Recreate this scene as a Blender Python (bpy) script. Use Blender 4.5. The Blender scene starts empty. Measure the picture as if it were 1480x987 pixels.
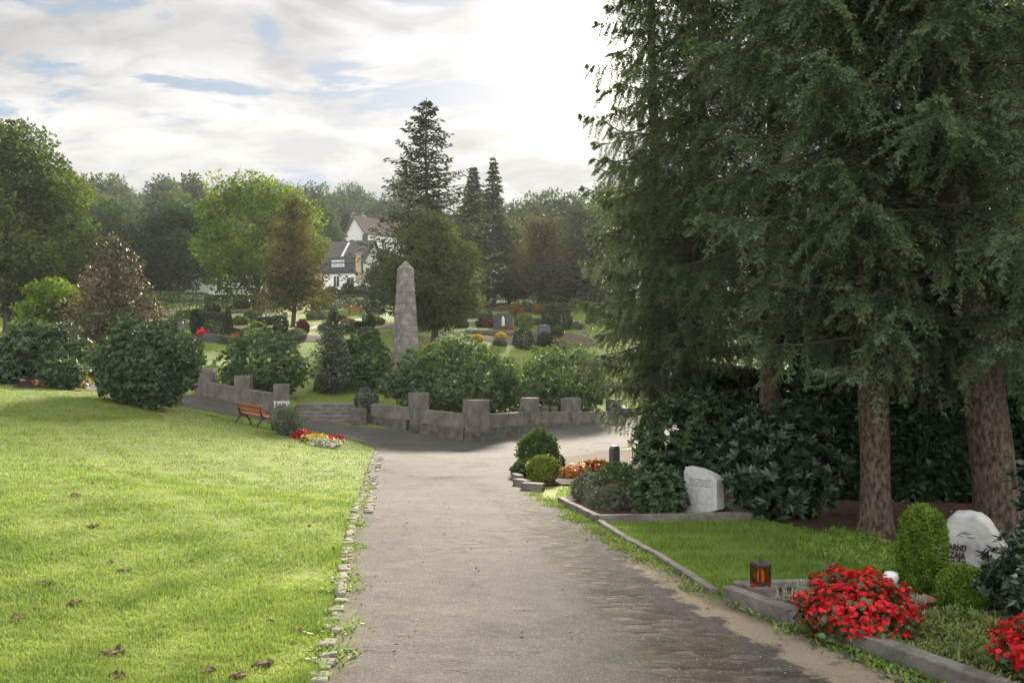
import bpy, bmesh, math, random
import numpy as np
from mathutils import Vector, Matrix, geometry, noise

random.seed(11)
rng = np.random.default_rng(11)
scene = bpy.context.scene
COL = scene.collection
F, CX, HY, EYE = 1151.0, 740.0, 530.0, 1.65      # focal length in photo pixels, principal column, horizon row, eye height
SUN_AZ, SUN_EL = math.radians(6.2), math.radians(22.0)

# ------------------------------------------------------------------ materials
def nodes_of(m):
    m.use_nodes = True
    nt = m.node_tree; nt.nodes.clear()
    return nt, nt.nodes, nt.links

def ramp(nt, cols, pos=None, interp='LINEAR'):
    r = nt.nodes.new('ShaderNodeValToRGB'); cr = r.color_ramp; cr.interpolation = interp
    n = len(cols); pos = pos or [i/(n-1) for i in range(n)]
    while len(cr.elements) < n: cr.elements.new(0.5)
    for e, p, c in zip(cr.elements, pos, cols): e.position = p; e.color = (*c, 1)
    return r

def noise_node(nt, scale, detail=4, rough=.55, vec=None, dist=0):
    n = nt.nodes.new('ShaderNodeTexNoise'); n.inputs['Scale'].default_value = scale
    n.inputs['Detail'].default_value = detail; n.inputs['Roughness'].default_value = rough
    n.inputs['Distortion'].default_value = dist
    if vec is not None: nt.links.new(vec, n.inputs['Vector'])
    return n

def math_node(nt, op, a, b=None, c=None, clamp=False):
    n = nt.nodes.new('ShaderNodeMath'); n.operation = op; n.use_clamp = clamp
    for i, v in enumerate((a, b, c)):
        if v is None: continue
        if isinstance(v, (int, float)): n.inputs[i].default_value = v
        else: nt.links.new(v, n.inputs[i])
    return n.outputs[0]

def mix_col(nt, fac, a, b, mode='MIX'):
    n = nt.nodes.new('ShaderNodeMix'); n.data_type = 'RGBA'; n.blend_type = mode
    for sock, v in ((n.inputs[0], fac), (n.inputs[6], a), (n.inputs[7], b)):
        if isinstance(v, (int, float)): sock.default_value = v
        elif isinstance(v, tuple): sock.default_value = (*v, 1)
        else: nt.links.new(v, sock)
    return n.outputs[2]

def foliage_mat(name, cols, trans=.35, rough=.5, spec=.25, patch=None, patch_scale=1.0):
    """leaf material: colour from the per-leaf attribute 'var', part of the light passes through the leaf"""
    m = bpy.data.materials.new(name); nt, N, L = nodes_of(m)
    a = N.new('ShaderNodeAttribute'); a.attribute_name = 'var'
    r = ramp(nt, cols); L.new(a.outputs['Fac'], r.inputs[0])
    col = r.outputs[0]
    if patch:
        g = N.new('ShaderNodeNewGeometry')
        nn = noise_node(nt, patch_scale, 3, .6, g.outputs['Position'])
        rr = ramp(nt, [(0, 0, 0), (1, 1, 1)], [.42, .62]); L.new(nn.outputs[0], rr.inputs[0])
        col = mix_col(nt, rr.outputs[0], col, patch, 'MIX')
        # keep some of the leaf variation inside the patch
        col = mix_col(nt, .5, col, r.outputs[0])
    p = N.new('ShaderNodeBsdfPrincipled'); L.new(col, p.inputs['Base Color'])
    p.inputs['Roughness'].default_value = rough; p.inputs['Specular IOR Level'].default_value = spec
    t = N.new('ShaderNodeBsdfTranslucent')
    tc = mix_col(nt, 1.0, col, (1.2, 1.2, .72) if 'grass' in name else (1.25, 1.2, .55), 'MULTIPLY'); L.new(tc, t.inputs['Color'])
    mx = N.new('ShaderNodeMixShader'); mx.inputs[0].default_value = trans
    L.new(p.outputs[0], mx.inputs[1]); L.new(t.outputs[0], mx.inputs[2])
    o = N.new('ShaderNodeOutputMaterial'); L.new(mx.outputs[0], o.inputs[0])
    return m

def solid_mat(name, cols, scale=6.0, rough=.8, spec=.3, bump=0.0, bump_scale=40., metal=0., stretch=None, detail=6, pos=None):
    """stone, soil, wood, metal: noise-varied colour and bump in object space"""
    m = bpy.data.materials.new(name); nt, N, L = nodes_of(m)
    tc = N.new('ShaderNodeTexCoord'); v = tc.outputs['Object']
    if stretch:
        mp = N.new('ShaderNodeMapping'); mp.inputs['Scale'].default_value = stretch
        L.new(v, mp.inputs[0]); v = mp.outputs[0]
    n1 = noise_node(nt, scale, detail, .6, v)
    r = ramp(nt, cols, pos or [.3 + .4*i/(len(cols)-1) for i in range(len(cols))]); L.new(n1.outputs[0], r.inputs[0])
    p = N.new('ShaderNodeBsdfPrincipled'); L.new(r.outputs[0], p.inputs['Base Color'])
    p.inputs['Roughness'].default_value = rough; p.inputs['Specular IOR Level'].default_value = spec
    p.inputs['Metallic'].default_value = metal
    if bump:
        n2 = noise_node(nt, bump_scale, 6, .65, v)
        b = N.new('ShaderNodeBump'); b.inputs['Strength'].default_value = bump; b.inputs['Distance'].default_value = .02
        L.new(n2.outputs[0], b.inputs['Height']); L.new(b.outputs[0], p.inputs['Normal'])
    o = N.new('ShaderNodeOutputMaterial'); L.new(p.outputs[0], o.inputs[0])
    return m

M = {}
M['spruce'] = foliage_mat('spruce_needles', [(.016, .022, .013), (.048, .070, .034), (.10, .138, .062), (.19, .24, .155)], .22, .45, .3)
M['spruce_dead'] = solid_mat('dead_twigs', [(.05, .035, .025), (.11, .08, .055)], 8, .9)
M['bark'] = solid_mat('spruce_bark', [(.030, .020, .014), (.088, .062, .045), (.15, .112, .086)], 24, .9, .2, 1.0, 34, stretch=(1, 1, .45), detail=9, pos=[.36, .5, .64])
M['bark_grey'] = solid_mat('grey_bark', [(.05, .042, .035), (.12, .10, .085)], 6, .9, .2, .8, 20, stretch=(1, 1, .3))
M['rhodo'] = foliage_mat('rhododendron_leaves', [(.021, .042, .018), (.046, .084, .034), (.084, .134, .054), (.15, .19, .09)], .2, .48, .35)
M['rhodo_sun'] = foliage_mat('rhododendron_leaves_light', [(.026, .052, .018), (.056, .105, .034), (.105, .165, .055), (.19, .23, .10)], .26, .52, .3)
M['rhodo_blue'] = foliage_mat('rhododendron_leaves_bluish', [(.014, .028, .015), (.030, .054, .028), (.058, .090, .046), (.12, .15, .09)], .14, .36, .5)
M['copper'] = foliage_mat('copper_leaves', [(.035, .042, .022), (.06, .056, .032), (.10, .08, .05), (.19, .15, .10)], .22, .6, .25)
M['maple'] = foliage_mat('maple_leaves', [(.045, .075, .014), (.085, .135, .025), (.13, .19, .035), (.19, .23, .045)], .42, .85, .06)
M['oak'] = foliage_mat('oak_leaves', [(.024, .042, .014), (.048, .078, .024), (.08, .115, .034), (.115, .14, .045)], .35, .85, .06)
M['darkleaf'] = foliage_mat('dark_leaves', [(.016, .030, .016), (.030, .055, .026), (.05, .082, .036), (.07, .10, .045)], .28, .85, .06)
M['forest'] = foliage_mat('forest_leaves', [(.02, .038, .016), (.036, .066, .024), (.058, .098, .032), (.09, .118, .04)], .28, .85, .06)
M['cypress'] = foliage_mat('brown_green_sprays', [(.042, .057, .022), (.074, .096, .036), (.108, .128, .050), (.15, .145, .062)], .28, .85, .06)
M['cypress2'] = foliage_mat('brownish_sprays', [(.042, .044, .022), (.072, .072, .034), (.105, .096, .045), (.145, .115, .055)], .28, .85, .06)
M['cedar'] = foliage_mat('cedar_needles', [(.018, .030, .020), (.034, .052, .030), (.055, .075, .042), (.08, .095, .055)], .2, .85, .06)
M['yew'] = foliage_mat('yew_hedge', [(.010, .020, .010), (.020, .038, .017), (.036, .062, .024), (.06, .09, .035)], .18, .5, .25)
M['boxhedge'] = foliage_mat('clipped_box_leaves', [(.022, .05, .016), (.045, .09, .025), (.075, .13, .035), (.10, .16, .045)], .25, .45, .3)
M['thuja'] = foliage_mat('bright_thuja_sprays', [(.05, .09, .012), (.10, .17, .018), (.16, .24, .028), (.22, .30, .05)], .25, .55, .2)
M['lime_shrub'] = foliage_mat('lime_leaves', [(.04, .07, .012), (.085, .13, .02), (.16, .20, .03), (.26, .28, .05)], .3, .5, .3)
M['silver'] = foliage_mat('silver_heather', [(.16, .18, .14), (.28, .30, .24), (.42, .43, .36), (.52, .52, .46)], .2, .7, .1)
M['greyshrub'] = foliage_mat('grey_green_leaves', [(.045, .062, .04), (.085, .11, .07), (.13, .16, .105), (.18, .21, .14)], .25, .55, .3)
M['redleaf'] = foliage_mat('dark_red_leaves', [(.045, .02, .02), (.085, .035, .032), (.13, .055, .045), (.17, .08, .06)], .28, .5, .3)
M['begonia_leaf'] = foliage_mat('begonia_leaves', [(.035, .045, .014), (.055, .085, .025), (.08, .13, .04), (.12, .10, .04)], .25, .35, .5)
M['petal_red'] = foliage_mat('red_petals', [(.30, .004, .006), (.50, .008, .012), (.66, .016, .02), (.74, .05, .05)], .28, .45, .3)
M['petal_pink'] = foliage_mat('pink_petals', [(.40, .06, .08), (.60, .12, .14), (.68, .22, .22), (.62, .30, .26)], .3, .5, .2)
M['petal_yellow'] = foliage_mat('yellow_petals', [(.55, .36, .03), (.66, .48, .05), (.7, .56, .12), (.7, .6, .3)], .3, .5, .2)
M['petal_orange'] = foliage_mat('orange_petals', [(.46, .10, .02), (.60, .20, .04), (.6, .28, .1), (.6, .36, .2)], .3, .5, .2)
M['autumn'] = foliage_mat('autumn_leaves', [(.09, .04, .015), (.17, .08, .022), (.24, .13, .035), (.28, .19, .06)], .3, .55, .2)
M['petal_white'] = foliage_mat('white_petals', [(.5, .48, .42), (.6, .58, .52), (.7, .68, .62), (.75, .74, .7)], .3, .5, .2)
M['groundcover'] = foliage_mat('feathery_ground_cover', [(.06, .10, .03), (.13, .18, .055), (.22, .26, .085), (.34, .35, .14)], .35, .6, .2)
M['grass'] = foliage_mat('grass_blades', [(.078, .13, .03), (.152, .216, .05), (.232, .292, .088), (.35, .36, .165)], .45, .5, .25, patch=(.065, .115, .024), patch_scale=.9)
M['grass_dark'] = foliage_mat('shade_grass_blades', [(.075, .135, .025), (.145, .235, .04), (.205, .30, .06), (.29, .35, .11)], .4, .5, .25)
M['stone'] = solid_mat('weathered_sandstone', [(.080, .070, .061), (.14, .125, .110), (.205, .187, .165)], 2.2, .9, .2, .4, 16, stretch=(1.25, 1.25, .8), detail=9)
M['rubble'] = solid_mat('rubble_plinth', [(.06, .052, .045), (.105, .094, .083), (.16, .147, .13)], 4, .95, .15, .8, 8)
M['concrete'] = solid_mat('grey_concrete_kerb', [(.085, .075, .065), (.16, .145, .125), (.22, .20, .175)], 7, .9, .2, .6, 45)
M['granite_light'] = solid_mat('pale_granite', [(.40, .39, .385), (.52, .51, .50), (.60, .59, .575)], 14, .75, .3, .25, 90)
M['boulder'] = solid_mat('pale_boulder', [(.24, .24, .235), (.40, .39, .375), (.52, .50, .46)], 4.5, .85, .25, .5, 22)
M['granite_dark'] = solid_mat('dark_granite', [(.03, .032, .036), (.055, .058, .06), (.085, .085, .085)], 30, .35, .5, .1, 80)
M['granite_mid'] = solid_mat('grey_granite', [(.05, .052, .05), (.09, .092, .088), (.13, .13, .125)], 20, .4, .5, .1, 80)
M['soil'] = solid_mat('brown_soil', [(.028, .017, .012), (.06, .036, .026), (.10, .062, .042)], 14, .95, .1, 1.0, 30)
M['clod'] = solid_mat('dry_soil_clod', [(.05, .034, .02), (.12, .085, .05), (.20, .145, .09)], 30, .95, .1, 1.0, 60)
M['iron'] = solid_mat('black_iron', [(.008, .009, .008), (.02, .022, .02)], 12, .5, .4)
M['wood_orange'] = solid_mat('orange_stained_wood', [(.30, .085, .025), (.42, .13, .04), (.52, .18, .06)], 5, .45, .4, .2, 30, stretch=(1, 8, 8))
M['wood_grey'] = solid_mat('grey_wood', [(.09, .08, .07), (.17, .155, .14)], 5, .7, .3)
M['lantern'] = solid_mat('dark_copper_lantern', [(.02, .016, .014), (.05, .036, .03), (.09, .065, .05)], 20, .5, .5, .2, 50, metal=.4)
M['white_paint'] = solid_mat('white_render', [(.66, .65, .62), (.76, .75, .72)], 1.2, .85)
M['roof'] = solid_mat('dark_slate_roof', [(.045, .042, .045), (.085, .08, .08)], 2.5, .7)
M['roof_brown'] = solid_mat('brown_tile_roof', [(.10, .075, .065), (.16, .12, .10)], 2.5, .8)
M['slate_wall'] = solid_mat('dark_slate_cladding', [(.035, .036, .04), (.06, .062, .068)], 4, .6)
M['ochre'] = solid_mat('ochre_wall', [(.36, .25, .15), (.46, .33, .20)], 1.5, .85)
M['window_dark'] = solid_mat('dark_glass', [(.02, .025, .03), (.05, .055, .06)], .8, .08, .6)
M['window_pale'] = solid_mat('reflecting_glass', [(.30, .33, .36), (.44, .47, .5)], .8, .1, .6)
M['letters'] = solid_mat('dark_bronze_letters', [(.018, .008, .007), (.045, .018, .016)], 20, .5, .4)
M['engrave'] = solid_mat('grey_engraving', [(.16, .16, .16), (.24, .24, .24)], 20, .8)
M['chalk'] = solid_mat('lime_bloom', [(.5, .49, .47), (.66, .65, .63)], 12, .9)
M['terracotta'] = solid_mat('terracotta', [(.26, .11, .055), (.38, .17, .09)], 8, .8)
M['white_ceramic'] = solid_mat('white_ceramic', [(.66, .66, .65), (.76, .76, .75)], 5, .35, .5)
M['blue_plastic'] = solid_mat('blue_plastic', [(.025, .04, .16), (.06, .085, .28)], 6, .4, .5)
M['gravel'] = solid_mat('pale_gravel', [(.24, .215, .19), (.36, .33, .30)], 14, .95, .1, .8, 40)

# candle in the lantern: a red plastic grave light, lit
def flame_mat():
    m = bpy.data.materials.new('amber_candle_glass'); nt, N, L = nodes_of(m)
    p = N.new('ShaderNodeBsdfPrincipled'); p.inputs['Base Color'].default_value = (.62, .20, .025, 1)
    p.inputs['Roughness'].default_value = .35
    p.inputs['Emission Color'].default_value = (1, .22, .015, 1); p.inputs['Emission Strength'].default_value = .07
    o = N.new('ShaderNodeOutputMaterial'); L.new(p.outputs[0], o.inputs[0]); return m
M['candle'] = flame_mat()

def amber_glass():
    m = bpy.data.materials.new('tinted_lantern_pane'); nt, N, L = nodes_of(m)
    t = N.new('ShaderNodeBsdfTransparent'); t.inputs['Color'].default_value = (.80, .66, .38, 1)
    g = N.new('ShaderNodeBsdfGlossy'); g.inputs['Roughness'].default_value = .12
    mx = N.new('ShaderNodeMixShader'); mx.inputs[0].default_value = .05; L.new(t.outputs[0], mx.inputs[1]); L.new(g.outputs[0], mx.inputs[2])
    o = N.new('ShaderNodeOutputMaterial'); L.new(mx.outputs[0], o.inputs[0]); return m
M['pane'] = amber_glass()

def ground_mat():
    m = bpy.data.materials.new('lawn_ground'); nt, N, L = nodes_of(m)
    g = N.new('ShaderNodeNewGeometry'); P = g.outputs['Position']
    n1 = noise_node(nt, .55, 5, .6, P); n2 = noise_node(nt, 5.0, 5, .7, P); n3 = noise_node(nt, 38, 3, .7, P)
    c1 = ramp(nt, [(.095, .15, .024), (.15, .20, .034), (.19, .235, .05)], [.35, .5, .66]); L.new(n1.outputs[0], c1.inputs[0])
    c2 = ramp(nt, [(.06, .085, .016), (.15, .19, .035), (.25, .27, .075)], [.32, .5, .7]); L.new(n2.outputs[0], c2.inputs[0])
    c = mix_col(nt, .5, c1.outputs[0], c2.outputs[0])
    c3 = ramp(nt, [(.5, .5, .5), (1.25, 1.25, 1.2)], [.35, .65]); L.new(n3.outputs[0], c3.inputs[0])
    c = mix_col(nt, .7, c, c3.outputs[0], 'MULTIPLY')
    p = N.new('ShaderNodeBsdfPrincipled'); L.new(c, p.inputs['Base Color']); p.inputs['Roughness'].default_value = .9
    p.inputs['Specular IOR Level'].default_value = .15
    b = N.new('ShaderNodeBump'); b.inputs['Strength'].default_value = .8; b.inputs['Distance'].default_value = .06
    h = math_node(nt, 'ADD', n2.outputs[0], math_node(nt, 'MULTIPLY', n3.outputs[0], .5))
    L.new(h, b.inputs['Height']); L.new(b.outputs[0], p.inputs['Normal'])
    o = N.new('ShaderNodeOutputMaterial'); L.new(p.outputs[0], o.inputs[0]); return m
M['ground'] = ground_mat()

def path_mat():
    """worn gravelly asphalt; attribute 'sand' marks the strip of washed-out sand, 'edge' the dirty margin"""
    m = bpy.data.materials.new('worn_asphalt'); nt, N, L = nodes_of(m)
    g = N.new('ShaderNodeNewGeometry'); P = g.outputs['Position']
    n1 = noise_node(nt, .8, 5, .6, P); n2 = noise_node(nt, 4.5, 6, .7, P); n3 = noise_node(nt, 60, 3, .75, P)
    mp = N.new('ShaderNodeMapping'); mp.inputs['Scale'].default_value = (.5, 2.6, 1); L.new(P, mp.inputs[0])
    n4 = noise_node(nt, 1.6, 6, .7, mp.outputs[0], 1.2)
    vo = N.new('ShaderNodeTexVoronoi'); vo.inputs['Scale'].default_value = 75; L.new(P, vo.inputs['Vector'])
    c1 = ramp(nt, [(.056, .049, .044), (.083, .075, .067), (.108, .099, .090)], [.34, .5, .66]); L.new(n1.outputs[0], c1.inputs[0])
    c2 = ramp(nt, [(0.0422, 0.036, 0.032), (0.0734, 0.0646, 0.0564), (0.1054, 0.0952, 0.0836)], [.34, .52, .7]); L.new(n2.outputs[0], c2.inputs[0])
    c = mix_col(nt, .5, c1.outputs[0], c2.outputs[0])
    sp = ramp(nt, [(.62, .61, .60), (1, 1, 1), (1.55, 1.52, 1.48)], [.33, .5, .68]); L.new(n3.outputs[0], sp.inputs[0])
    c = mix_col(nt, .8, c, sp.outputs[0], 'MULTIPLY')
    # light pebbles in the surface
    wv = N.new('ShaderNodeTexWhiteNoise'); L.new(vo.outputs['Position'], wv.inputs['Vector'])
    isl = math_node(nt, 'GREATER_THAN', wv.outputs['Value'], .90)
    near = math_node(nt, 'LESS_THAN', vo.outputs['Distance'], .42)
    c = mix_col(nt, math_node(nt, 'MULTIPLY', isl, near), c, (.15, .137, .12))
    cr = ramp(nt, [(1, 1, 1), (0, 0, 0)], [.0, .035]);
    d = math_node(nt, 'ABSOLUTE', math_node(nt, 'SUBTRACT', n4.outputs[0], .5)); L.new(d, cr.inputs[0])
    gate = ramp(nt, [(0, 0, 0), (1, 1, 1)], [.55, .66]); L.new(n1.outputs[0], gate.inputs[0])
    crack = math_node(nt, 'MULTIPLY', math_node(nt, 'MULTIPLY', cr.outputs[0], gate.outputs[0]), .6)
    c = mix_col(nt, crack, c, (.045, .038, .03))
    a = N.new('ShaderNodeAttribute'); a.attribute_name = 'sand'
    sm = math_node(nt, 'ADD', a.outputs['Fac'], math_node(nt, 'MULTIPLY', math_node(nt, 'SUBTRACT', n2.outputs[0], .5), 1.7))
    sr = ramp(nt, [(0, 0, 0), (1, 1, 1)], [.46, .66]); L.new(sm, sr.inputs[0])
    sc = ramp(nt, [(.24, .19, .13), (.34, .275, .195)], [.3, .7]); L.new(n3.outputs[0], sc.inputs[0])
    c = mix_col(nt, math_node(nt, 'MULTIPLY', sr.outputs[0], .8), c, sc.outputs[0])
    e = N.new('ShaderNodeAttribute'); e.attribute_name = 'edge'
    em = math_node(nt, 'ADD', e.outputs['Fac'], math_node(nt, 'MULTIPLY', math_node(nt, 'SUBTRACT', n2.outputs[0], .5), 1.3))
    er = ramp(nt, [(0, 0, 0), (1, 1, 1)], [.5, .8]); L.new(em, er.inputs[0])
    ec = ramp(nt, [(.055, .045, .03), (.11, .11, .045)], [.4, .62]); L.new(n2.outputs[0], ec.inputs[0])
    c = mix_col(nt, math_node(nt, 'MULTIPLY', er.outputs[0], .75), c, ec.outputs[0])
    # old setts showing through where the asphalt has worn away
    cm = N.new('ShaderNodeMapping'); cm.inputs['Rotation'].default_value = (0, 0, .35); cm.inputs['Scale'].default_value = (.8, 1.5, 1); L.new(P, cm.inputs[0])
    wob = noise_node(nt, 3.0, 2, .5, cm.outputs[0]); wv2 = N.new('ShaderNodeVectorMath'); wv2.operation = 'SCALE'; L.new(wob.outputs['Color'], wv2.inputs[0]); wv2.inputs['Scale'].default_value = .14
    wa = N.new('ShaderNodeVectorMath'); L.new(cm.outputs[0], wa.inputs[0]); L.new(wv2.outputs[0], wa.inputs[1])
    v2 = N.new('ShaderNodeTexVoronoi'); v2.feature = 'DISTANCE_TO_EDGE'; v2.inputs['Scale'].default_value = 6.5; v2.inputs['Randomness'].default_value = .75; L.new(wa.outputs[0], v2.inputs['Vector'])
    v3 = N.new('ShaderNodeTexVoronoi'); v3.inputs['Scale'].default_value = 6.5; v3.inputs['Randomness'].default_value = .75; L.new(wa.outputs[0], v3.inputs['Vector'])
    ca = N.new('ShaderNodeAttribute'); ca.attribute_name = 'cobble'
    cmx = math_node(nt, 'ADD', ca.outputs['Fac'], math_node(nt, 'MULTIPLY', math_node(nt, 'SUBTRACT', n2.outputs[0], .5), 2.2))
    cr2 = ramp(nt, [(0, 0, 0), (1, 1, 1)], [.44, .72]); L.new(cmx, cr2.inputs[0]); cmask = cr2.outputs[0]
    jn = ramp(nt, [(1, 1, 1), (0, 0, 0)], [.02, .13]); L.new(v2.outputs['Distance'], jn.inputs[0])
    tone = N.new('ShaderNodeSeparateColor'); L.new(v3.outputs['Color'], tone.inputs[0])
    scol = ramp(nt, [(.62, .60, .57), (1.35, 1.32, 1.27)], [.1, .9]); L.new(tone.outputs[0], scol.inputs[0])
    c = mix_col(nt, cmask, c, mix_col(nt, 1.0, c, scol.outputs[0], 'MULTIPLY'))
    mossy = ramp(nt, [(.035, .028, .02), (.06, .058, .022)], [.4, .6]); L.new(n2.outputs[0], mossy.inputs[0])
    joint = math_node(nt, 'MULTIPLY', math_node(nt, 'MULTIPLY', jn.outputs[0], cmask), .7)
    c = mix_col(nt, joint, c, mossy.outputs[0])
    dome = ramp(nt, [(0, 0, 0), (1, 1, 1)], [.0, .35]); L.new(v2.outputs['Distance'], dome.inputs[0])
    relief = math_node(nt, 'MULTIPLY', math_node(nt, 'MULTIPLY', dome.outputs[0], cmask), .62)
    p = N.new('ShaderNodeBsdfPrincipled'); L.new(c, p.inputs['Base Color']); p.inputs['Roughness'].default_value = .95
    p.inputs['Specular IOR Level'].default_value = .12
    b = N.new('ShaderNodeBump'); b.inputs['Strength'].default_value = .75; b.inputs['Distance'].default_value = .025
    hh = math_node(nt, 'ADD', n2.outputs[0], math_node(nt, 'MULTIPLY', n3.outputs[0], .35))
    hh = math_node(nt, 'ADD', math_node(nt, 'SUBTRACT', hh, crack), relief)
    L.new(hh, b.inputs['Height']); L.new(b.outputs[0], p.inputs['Normal'])
    o = N.new('ShaderNodeOutputMaterial'); L.new(p.outputs[0], o.inputs[0]); return m
M['path'] = path_mat()
M['sett'] = solid_mat('old_setts', [(.075, .064, .054), (.145, .128, .108), (.21, .19, .16)], 9, .85, .25, .6, 50)
M['edging'] = solid_mat('pale_edging_setts', [(.10, .085, .068), (.18, .16, .132), (.27, .245, .21)], 7, .9, .2, .6, 40)

# ------------------------------------------------------------------ terrain
CTRL = []
def cp(px, py, Y): CTRL.append(((px-CX)/F*Y, Y, EYE-(py-HY)/F*Y))
def cz(x, y, z): CTRL.append((x, y, z))
for y in (-25, -6, 0, 4, 8, 12, 16, 20, 24):
    for x in (-1.2, 2.0): cz(x, y, -0.05*max(0, y-3))
for y in (-25, -5, 3, 9, 15): cz(9, y, -0.05*max(0, y-3)); cz(25, y, .3-.03*max(0, y-3)); cz(5, y, -0.05*max(0, y-3))
cz(5.5, 20, -.82); cz(9, 25, -.6); cz(20, 28, .4)
for y in (-25, -6, 2): cz(-6, y, .05); cz(-25, y, .9)
cp(0, 800, 7); cp(0, 650, 15); cp(250, 700, 12); cp(0, 560, 26); cp(140, 572, 26.5); cp(212, 588, 27); cp(290, 594, 29)
cp(360, 618, 31); cp(433, 624, 29.5); cp(500, 648, 26); cp(300, 660, 18); cp(420, 720, 13.5); cp(430, 850, 6.6); cp(470, 700, 16.5)
cp(407, 596, 33); cp(350, 585, 34); cp(297, 572, 36.5); cp(240, 562, 37)
cp(515, 615, 32.3); cp(603, 624, 31.7); cp(688, 638, 30.8); cp(766, 622, 34); cp(825, 615, 37.2); cp(887, 608, 41); cp(930, 612, 40)
cp(690, 655, 26.3); cp(800, 645, 28); cp(930, 640, 28)
cp(480, 578, 38); cp(562, 566, 42); cp(650, 585, 38); cp(760, 590, 40); cp(850, 598, 44)
cp(60, 555, 30); cp(133, 556, 36); cp(10, 545, 32); cp(-150, 520, 36)
cp(310, 490, 52); cp(425, 475, 66); cp(510, 450, 95); cp(650, 500, 55); cp(727, 476, 68); cp(700, 450, 92); cp(515, 425, 130)
cp(240, 443, 92); cp(30, 470, 70); cp(785, 443, 102); cp(840, 482, 66); cp(915, 588, 50); cp(880, 500, 70); cp(380, 520, 48); cp(420, 540, 44)
cp(-300, 430, 100); cp(1200, 470, 80); cp(1100, 545, 45)
cz(-150, 250, 38); cz(-60, 250, 40); cz(-300, 200, 34); cz(0, 330, 60); cz(-60, 420, 62); cz(60, 220, 24); cz(160, 200, 22); cz(300, 200, 22)
cz(-300, 60, 8); cz(-300, -60, 5); cz(300, -60, 4); cz(300, 60, 8); cz(0, -60, .6); cz(-300, 520, 70); cz(300, 520, 45); cz(0, 520, 66); cz(80, 330, 42)
C = np.array(CTRL); SC = 20.0
_xy = C[:, :2]/SC
_A = np.sqrt(((_xy[:, None]-_xy[None])**2).sum(-1)+.0225)
NC = len(C); n = NC; _K = np.zeros((n+3, n+3)); _K[:n, :n] = -_A + np.eye(n)*0.006
_K[:n, n] = 1; _K[:n, n+1:] = _xy; _K[n, :n] = 1; _K[n+1:, :n] = _xy.T
_w = np.linalg.solve(_K, np.concatenate([C[:, 2], [0, 0, 0]]))
def H(x, y):
    x = np.atleast_1d(np.asarray(x, float)); y = np.atleast_1d(np.asarray(y, float)); sh = x.shape
    q = np.stack([x.ravel(), y.ravel()], -1)/SC; out = np.empty(len(q))
    for i in range(0, len(q), 20000):
        s = q[i:i+20000]; d = np.sqrt(((s[:, None]-_xy[None])**2).sum(-1)+.0225)
        out[i:i+20000] = -(d @ _w[:NC]) + _w[NC] + s @ _w[NC+1:]
    return out.reshape(sh)
def h1(x, y): return float(H(x, y)[0])
_YS = np.concatenate([np.arange(3.0, 60, .04), np.arange(60, 420, .4)])
def gp(px, py):
    """the point of the terrain seen at a photo pixel"""
    xs = (px-CX)/F*_YS; zs = EYE-(py-HY)/F*_YS; d = zs-H(xs, _YS)
    i = np.argmax(d < 0)
    if d[i] >= 0: i = len(_YS)-1
    i = max(i, 1); a, b = d[i-1], d[i]; t = a/(a-b) if a != b else 0
    Y = _YS[i-1]+(_YS[i]-_YS[i-1])*t
    X = (px-CX)/F*Y
    return Vector((X, Y, h1(X, Y)))
def at(px, Y): X = (px-CX)/F*Y; return Vector((X, Y, h1(X, Y)))
def zpix(py, Y): return EYE-(py-HY)/F*Y

# ------------------------------------------------------------------ mesh helpers
def mk(name, V, faces, mat, parent=None, var=None, smooth=False, attrs=None):
    """numpy arrays -> ONE mesh object. faces: list of (k,3)/(k,4) int arrays; var: per-face value in face order"""
    if not isinstance(faces, (list, tuple)): faces = [faces]
    faces = [f for f in faces if len(f)]
    V = np.asarray(V, np.float32)
    me = bpy.data.meshes.new(name)
    me.vertices.add(len(V)); me.vertices.foreach_set('co', V.ravel())
    idx = np.concatenate([f.ravel() for f in faces]).astype(np.int32)
    tot = np.concatenate([np.full(len(f), f.shape[1], np.int32) for f in faces])
    start = np.concatenate([[0], np.cumsum(tot)[:-1]]).astype(np.int32)
    me.loops.add(len(idx)); me.loops.foreach_set('vertex_index', idx)
    me.polygons.add(len(tot)); me.polygons.foreach_set('loop_start', start)
    me.update(calc_edges=True)
    if smooth: me.polygons.foreach_set('use_smooth', np.ones(len(tot), bool))
    if var is not None:
        a = me.attributes.new('var', 'FLOAT', 'FACE'); a.data.foreach_set('value', np.asarray(var, np.float32))
    if attrs:
        for k, v in attrs.items():
            a = me.attributes.new(k, 'FLOAT', 'POINT'); a.data.foreach_set('value', np.asarray(v, np.float32))
    me.materials.append(mat)
    o = bpy.data.objects.new(name, me); COL.objects.link(o)
    if parent: o.parent = parent
    return o

def tag(o, label=None, cat=None, group=None, kind=None):
    for k, v in (('label', label), ('category', cat), ('group', group), ('kind', kind)):
        if v: o[k] = v
    return o
def thing(name, label, cat, loc=(0, 0, 0), rz=0., group=None):
    o = bpy.data.objects.new(name, None); COL.objects.link(o); o.empty_display_size = .2
    o.location = loc; o.rotation_euler = (0, 0, rz)
    return tag(o, label, cat, group)
def copy_tree(o, parent=None):
    c = o.copy(); COL.objects.link(c); c.parent = parent
    for ch in list(o.children): copy_tree(ch, c)
    return c

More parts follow.
